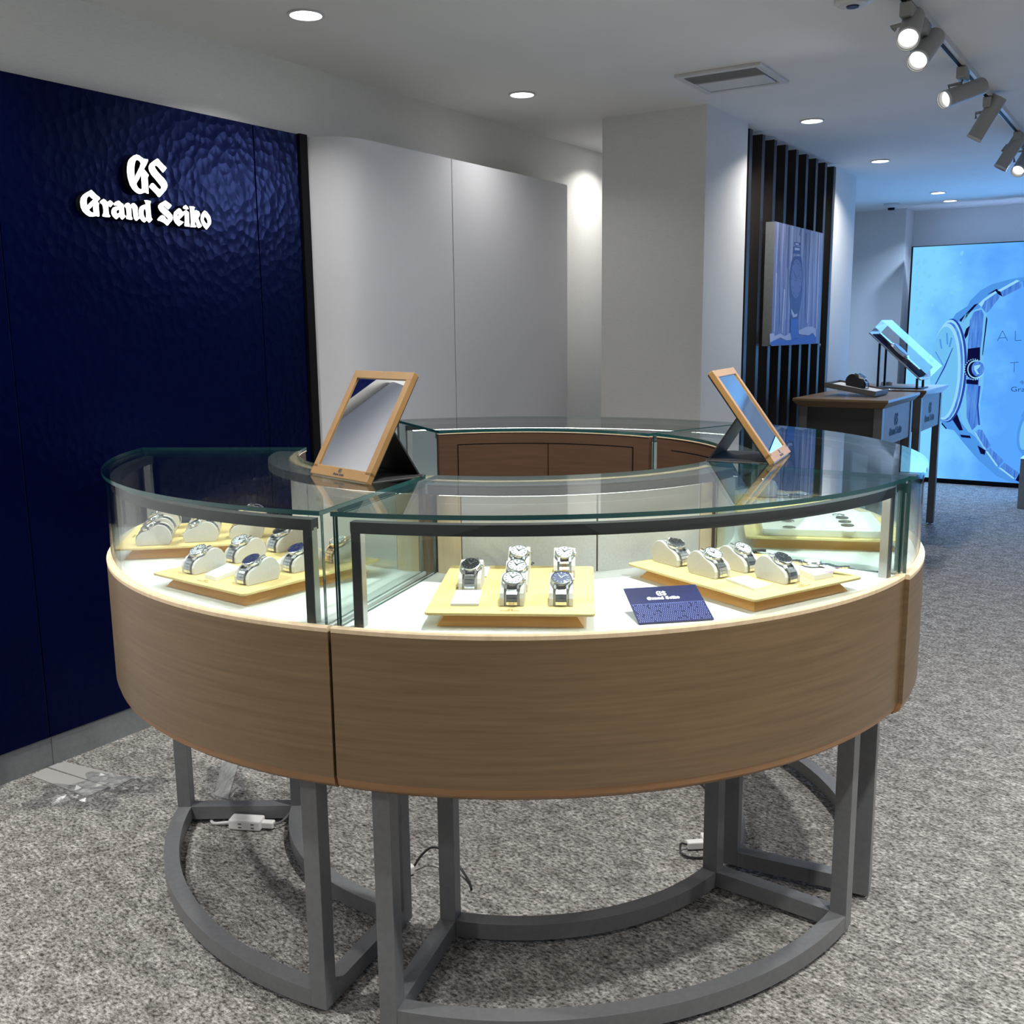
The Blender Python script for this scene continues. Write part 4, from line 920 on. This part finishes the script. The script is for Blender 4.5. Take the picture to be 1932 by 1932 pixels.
# clear case with a giant watch on the far table
t = thing('acrylic_showcase', 'clear slanted acrylic showcase with a large watch on the table by the screen', 'showcase', rp(-1.47, 6.86, TT + .0005), RZ)
sl_ = R(-45); T = Matrix.Translation((-.02, -.05, .22)) @ Matrix.Rotation(R(90), 4, 'Z') @ Matrix.Rotation(R(0), 4, 'Y') @ Matrix.Rotation(0, 4, 'X')
# slanted board runs from upper-left to lower-right across n
T = Matrix.Translation((-.03, -.02, .205)) @ Matrix.Rotation(R(42), 4, 'Y')
def tb(): b = MB(); b.T = T; return b
tb().box((0, 0, 0), (.44, .28, .008)).build('back_plate', M['alu'], t, .001)
tb().box((0, 0, .0055), (.40, .25, .003)).build('navy_lining', mat('navy_velvet', (.002, .003, .02), .95, spec=.05), t)
b = tb()
for c_, d_ in (((0, -.139, .055), (.43, .003, .10)), ((0, .139, .055), (.43, .003, .10)), ((-.2165, 0, .055), (.003, .28, .10)), ((.2165, 0, .055), (.003, .28, .10)), ((0, 0, .1065), (.436, .281, .003))): b.box(c_, d_)
b.build('clear_cover', M['acrylic'], t)
b = tb(); b.T = T @ Matrix.Translation((-.02, 0, .012)); b.lathe([(.070, 0), (.075, .006), (.070, .018), (.060, .022)], 32)
for sg_ in (-1, 1):
    for k in range(5): b.box((sg_ * (.078 + k * .021), 0, .006 - .0 * k), (.019, .055 - .003 * k, .011))
b.build('giant_watch', M['steel'], t)
b = tb(); b.T = T @ Matrix.Translation((-.02, 0, .0345)); b.lathe([(.057, 0), (.057, .002)], 28).build('giant_dial', M['dialblack'], t)
for px_, top in ((-.14, .285), (.10, .065)):
    for py_ in (-.09, .09): MB().box((px_ - .0, py_, top / 2 - .0), (.014, .014, top)).build('support_post', M['standblack'], t)
MB().box((-.02, 0, .003), (.30, .22, .006)).build('base_plate', M['standblack'], t)
pa = onz(1678, 722, TT + .02)
t = thing('gift_box', 'small white open box beside the showcase posts', 'box', (pa.x - .02, pa.y, TT + .0005), RZ + .3)
b = MB(); b.box((0, 0, .012), (.07, .06, .024)); b.build('box_body', M['card'], t, .001)
MB().box((0, 0, .0248), (.055, .045, .0012)).build('lining', M['standblack'], t)
pa = onz(1684, 736, TT + .005)
lying_watch(pa.x - .01, pa.y + .02, TT + .0003, 1.2, 'small steel watch lying on the nearer table beside the tray', M['steel'])
# plinth at the right edge
pe = rp(-.80, 8.30)
t = thing('display_plinth', 'pale grey plinth cut off by the right edge of the photo', 'plinth', rp(-.70, 8.45, 0), RZ)
MB().box((0, 0, .185), (.42, .42, .37)).build('plinth_body', M['grey'], t, .003)
MB().box((0, 0, .3725), (.43, .43, .005)).build('plinth_top', M['trimwhite'], t)

# ------------------------------------------------------------------ floor odds and ends
def cord(name, pts, r, mt, label, parent=None, group=None):
    b = MB().tube(spline(pts, 8), r, 8); o = b.build(name, mt, parent)
    if label: tag(o, label, 'cord', group)
    return o
# outlet block
p = Vector((-.742, 2.588, 0))
t = thing('outlet_block', 'white extension block with four slots on the carpet, left case', 'extension block', (p.x, p.y, 0), R(-8))
MB().box((0, 0, .0165), (.092, .042, .030), rx=0).build('block_body', M['white'], t, .005)
b = MB()
for x in (-.012, .024):
    for z in (.011, .021): b.box((x, -.0213, z), (.009, .0012, .0022))
b.build('socket_slots', M['black'], t)
MB().box((.062, 0, .015), (.034, .022, .018)).build('plug', M['white'], t, .003)
MB().tube(spline([(-.045, 0, .015), (-.075, 0, .010), (-.10, .006, .005), (-.115, .03, .005), (-.10, .08, .005)], 6), .0042, 8).build('white_lead', M['white'], t)
MB().tube(spline([(.079, 0, .015), (.10, .01, .022), (.125, .05, .045), (.15, .11, .06), (.165, .2, .03), (.15, .3, .006)], 6), .0035, 8).build('black_lead', M['steelgrey'], t)
pq = onz(796, 1640, .02)
t = thing('power_plug', 'white plug with looping black lead behind the front left legs', 'plug', (pq.x - .02, pq.y + .02, 0), R(35))
MB().box((-.03, 0, .014), (.05, .024, .022)).build('plug_body', M['white'], t, .004)
p2 = onz(868, 1650, 0) - Vector((pq.x - .02, pq.y + .02, 0)); p2 = Matrix.Rotation(-R(35), 3, 'Z') @ p2
MB().tube(spline([(-.005, 0, .014), (.02, .0, .04), (.05, -.005, .055), (p2.x * .8, p2.y * .5, .05), (p2.x, p2.y, .02), (p2.x * .95, p2.y - .05, .004), (p2.x * .8, p2.y - .08, .004)], 8), .003, 8).build('lead', M['standblack'], t)
pq = onz(1312, 1592, .015)
t = thing('power_plug', 'white plug with a short black loop by the front right legs', 'plug', (pq.x, pq.y, 0), R(5))
MB().box((.0, 0, .014), (.045, .022, .02)).build('plug_body', M['white'], t, .003)
MB().box((.055, .01, .016), (.07, .04, .03)).build('outlet_body', M['white'], t, .004)
MB().tube(spline([(-.022, 0, .014), (-.04, -.005, .02), (-.045, -.03, .008), (-.02, -.05, .005), (.03, -.05, .005), (.08, -.03, .005)], 8), .0028, 8).build('lead', M['standblack'], t)
# flat grey cable cover strips by the plinth
def strip(pxs, label, mt, th=.003, name='floor_strip', cat='strip', z=.0):
    P = [onz(*q, z + th) for q in pxs]; c0 = sum(P, Vector()) / len(P); b = MB()
    b.hexa([(p.x - c0.x, p.y - c0.y, 0) for p in P], [(p.x - c0.x, p.y - c0.y, th) for p in P])
    o = b.build(name, mt); o.location = (c0.x, c0.y, z + .0003); return tag(o, label, cat, 'grey strips taped to the carpet')
sgm = mat('strip_grey', (.36, .36, .35), .5)
strip([(58, 1463), (163, 1503), (205, 1485), (88, 1449)], 'flat grey strip taped to the carpet, the nearer of two', sgm)
strip([(91, 1447), (215, 1487), (250, 1468), (122, 1437)], 'flat grey strip taped to the carpet, the farther of two', sgm)
strip([(404, 1500), (430, 1508), (450, 1440), (420, 1432)], 'grey taped strip on the carpet behind the left case leg', sgm)
# crumpled clear film
film = glass('plastic_film', (.86, .87, .88), .06, .28)
def crumple(cx, cy, w_, d_, rz, label, seed, h=.014):
    random.seed(seed); b = MB(); nx, ny = 16, 10; g = []
    for j in range(ny + 1):
        for i in range(nx + 1):
            u, v_ = i / nx, j / ny; ed = math.sin(PI * u) ** .5 * math.sin(PI * v_) ** .5 if 0 < u < 1 and 0 < v_ < 1 else 0
            g.append(((u - .5) * w_ * (1 + .12 * math.sin(9 * v_)) , (v_ - .5) * d_ * (1 + .15 * math.sin(7 * u + seed)), .002 + ed * h * abs(random.gauss(.3, .5))))
    vs = b._v(g)
    for j in range(ny):
        for i in range(nx): b._f([vs[j * (nx + 1) + i], vs[j * (nx + 1) + i + 1], vs[(j + 1) * (nx + 1) + i + 1], vs[(j + 1) * (nx + 1) + i]])
    o = b.build('plastic_film', film); o.location = (cx, cy, .0015); o.rotation_euler.z = rz; tag(o, label, 'plastic film', 'clear film on the carpet')
pq = onz(150, 1505, 0); crumple(pq.x, pq.y, .26, .14, R(-5), 'crumpled clear film over the nearer grey strip end', 1)
pq = onz(225, 1480, 0); crumple(pq.x, pq.y, .26, .11, R(-12), 'crumpled clear film over the farther grey strip end', 2, .018)
pq = onz(425, 1475, 0); crumple(pq.x, pq.y, .12, .26, R(8), 'clear film around the strip behind the left case leg', 5)

for k_, u_ in used.items():
    if not u_:
        for ch in list(PR[k_].children_recursive): bpy.data.objects.remove(ch)
        bpy.data.objects.remove(PR[k_])
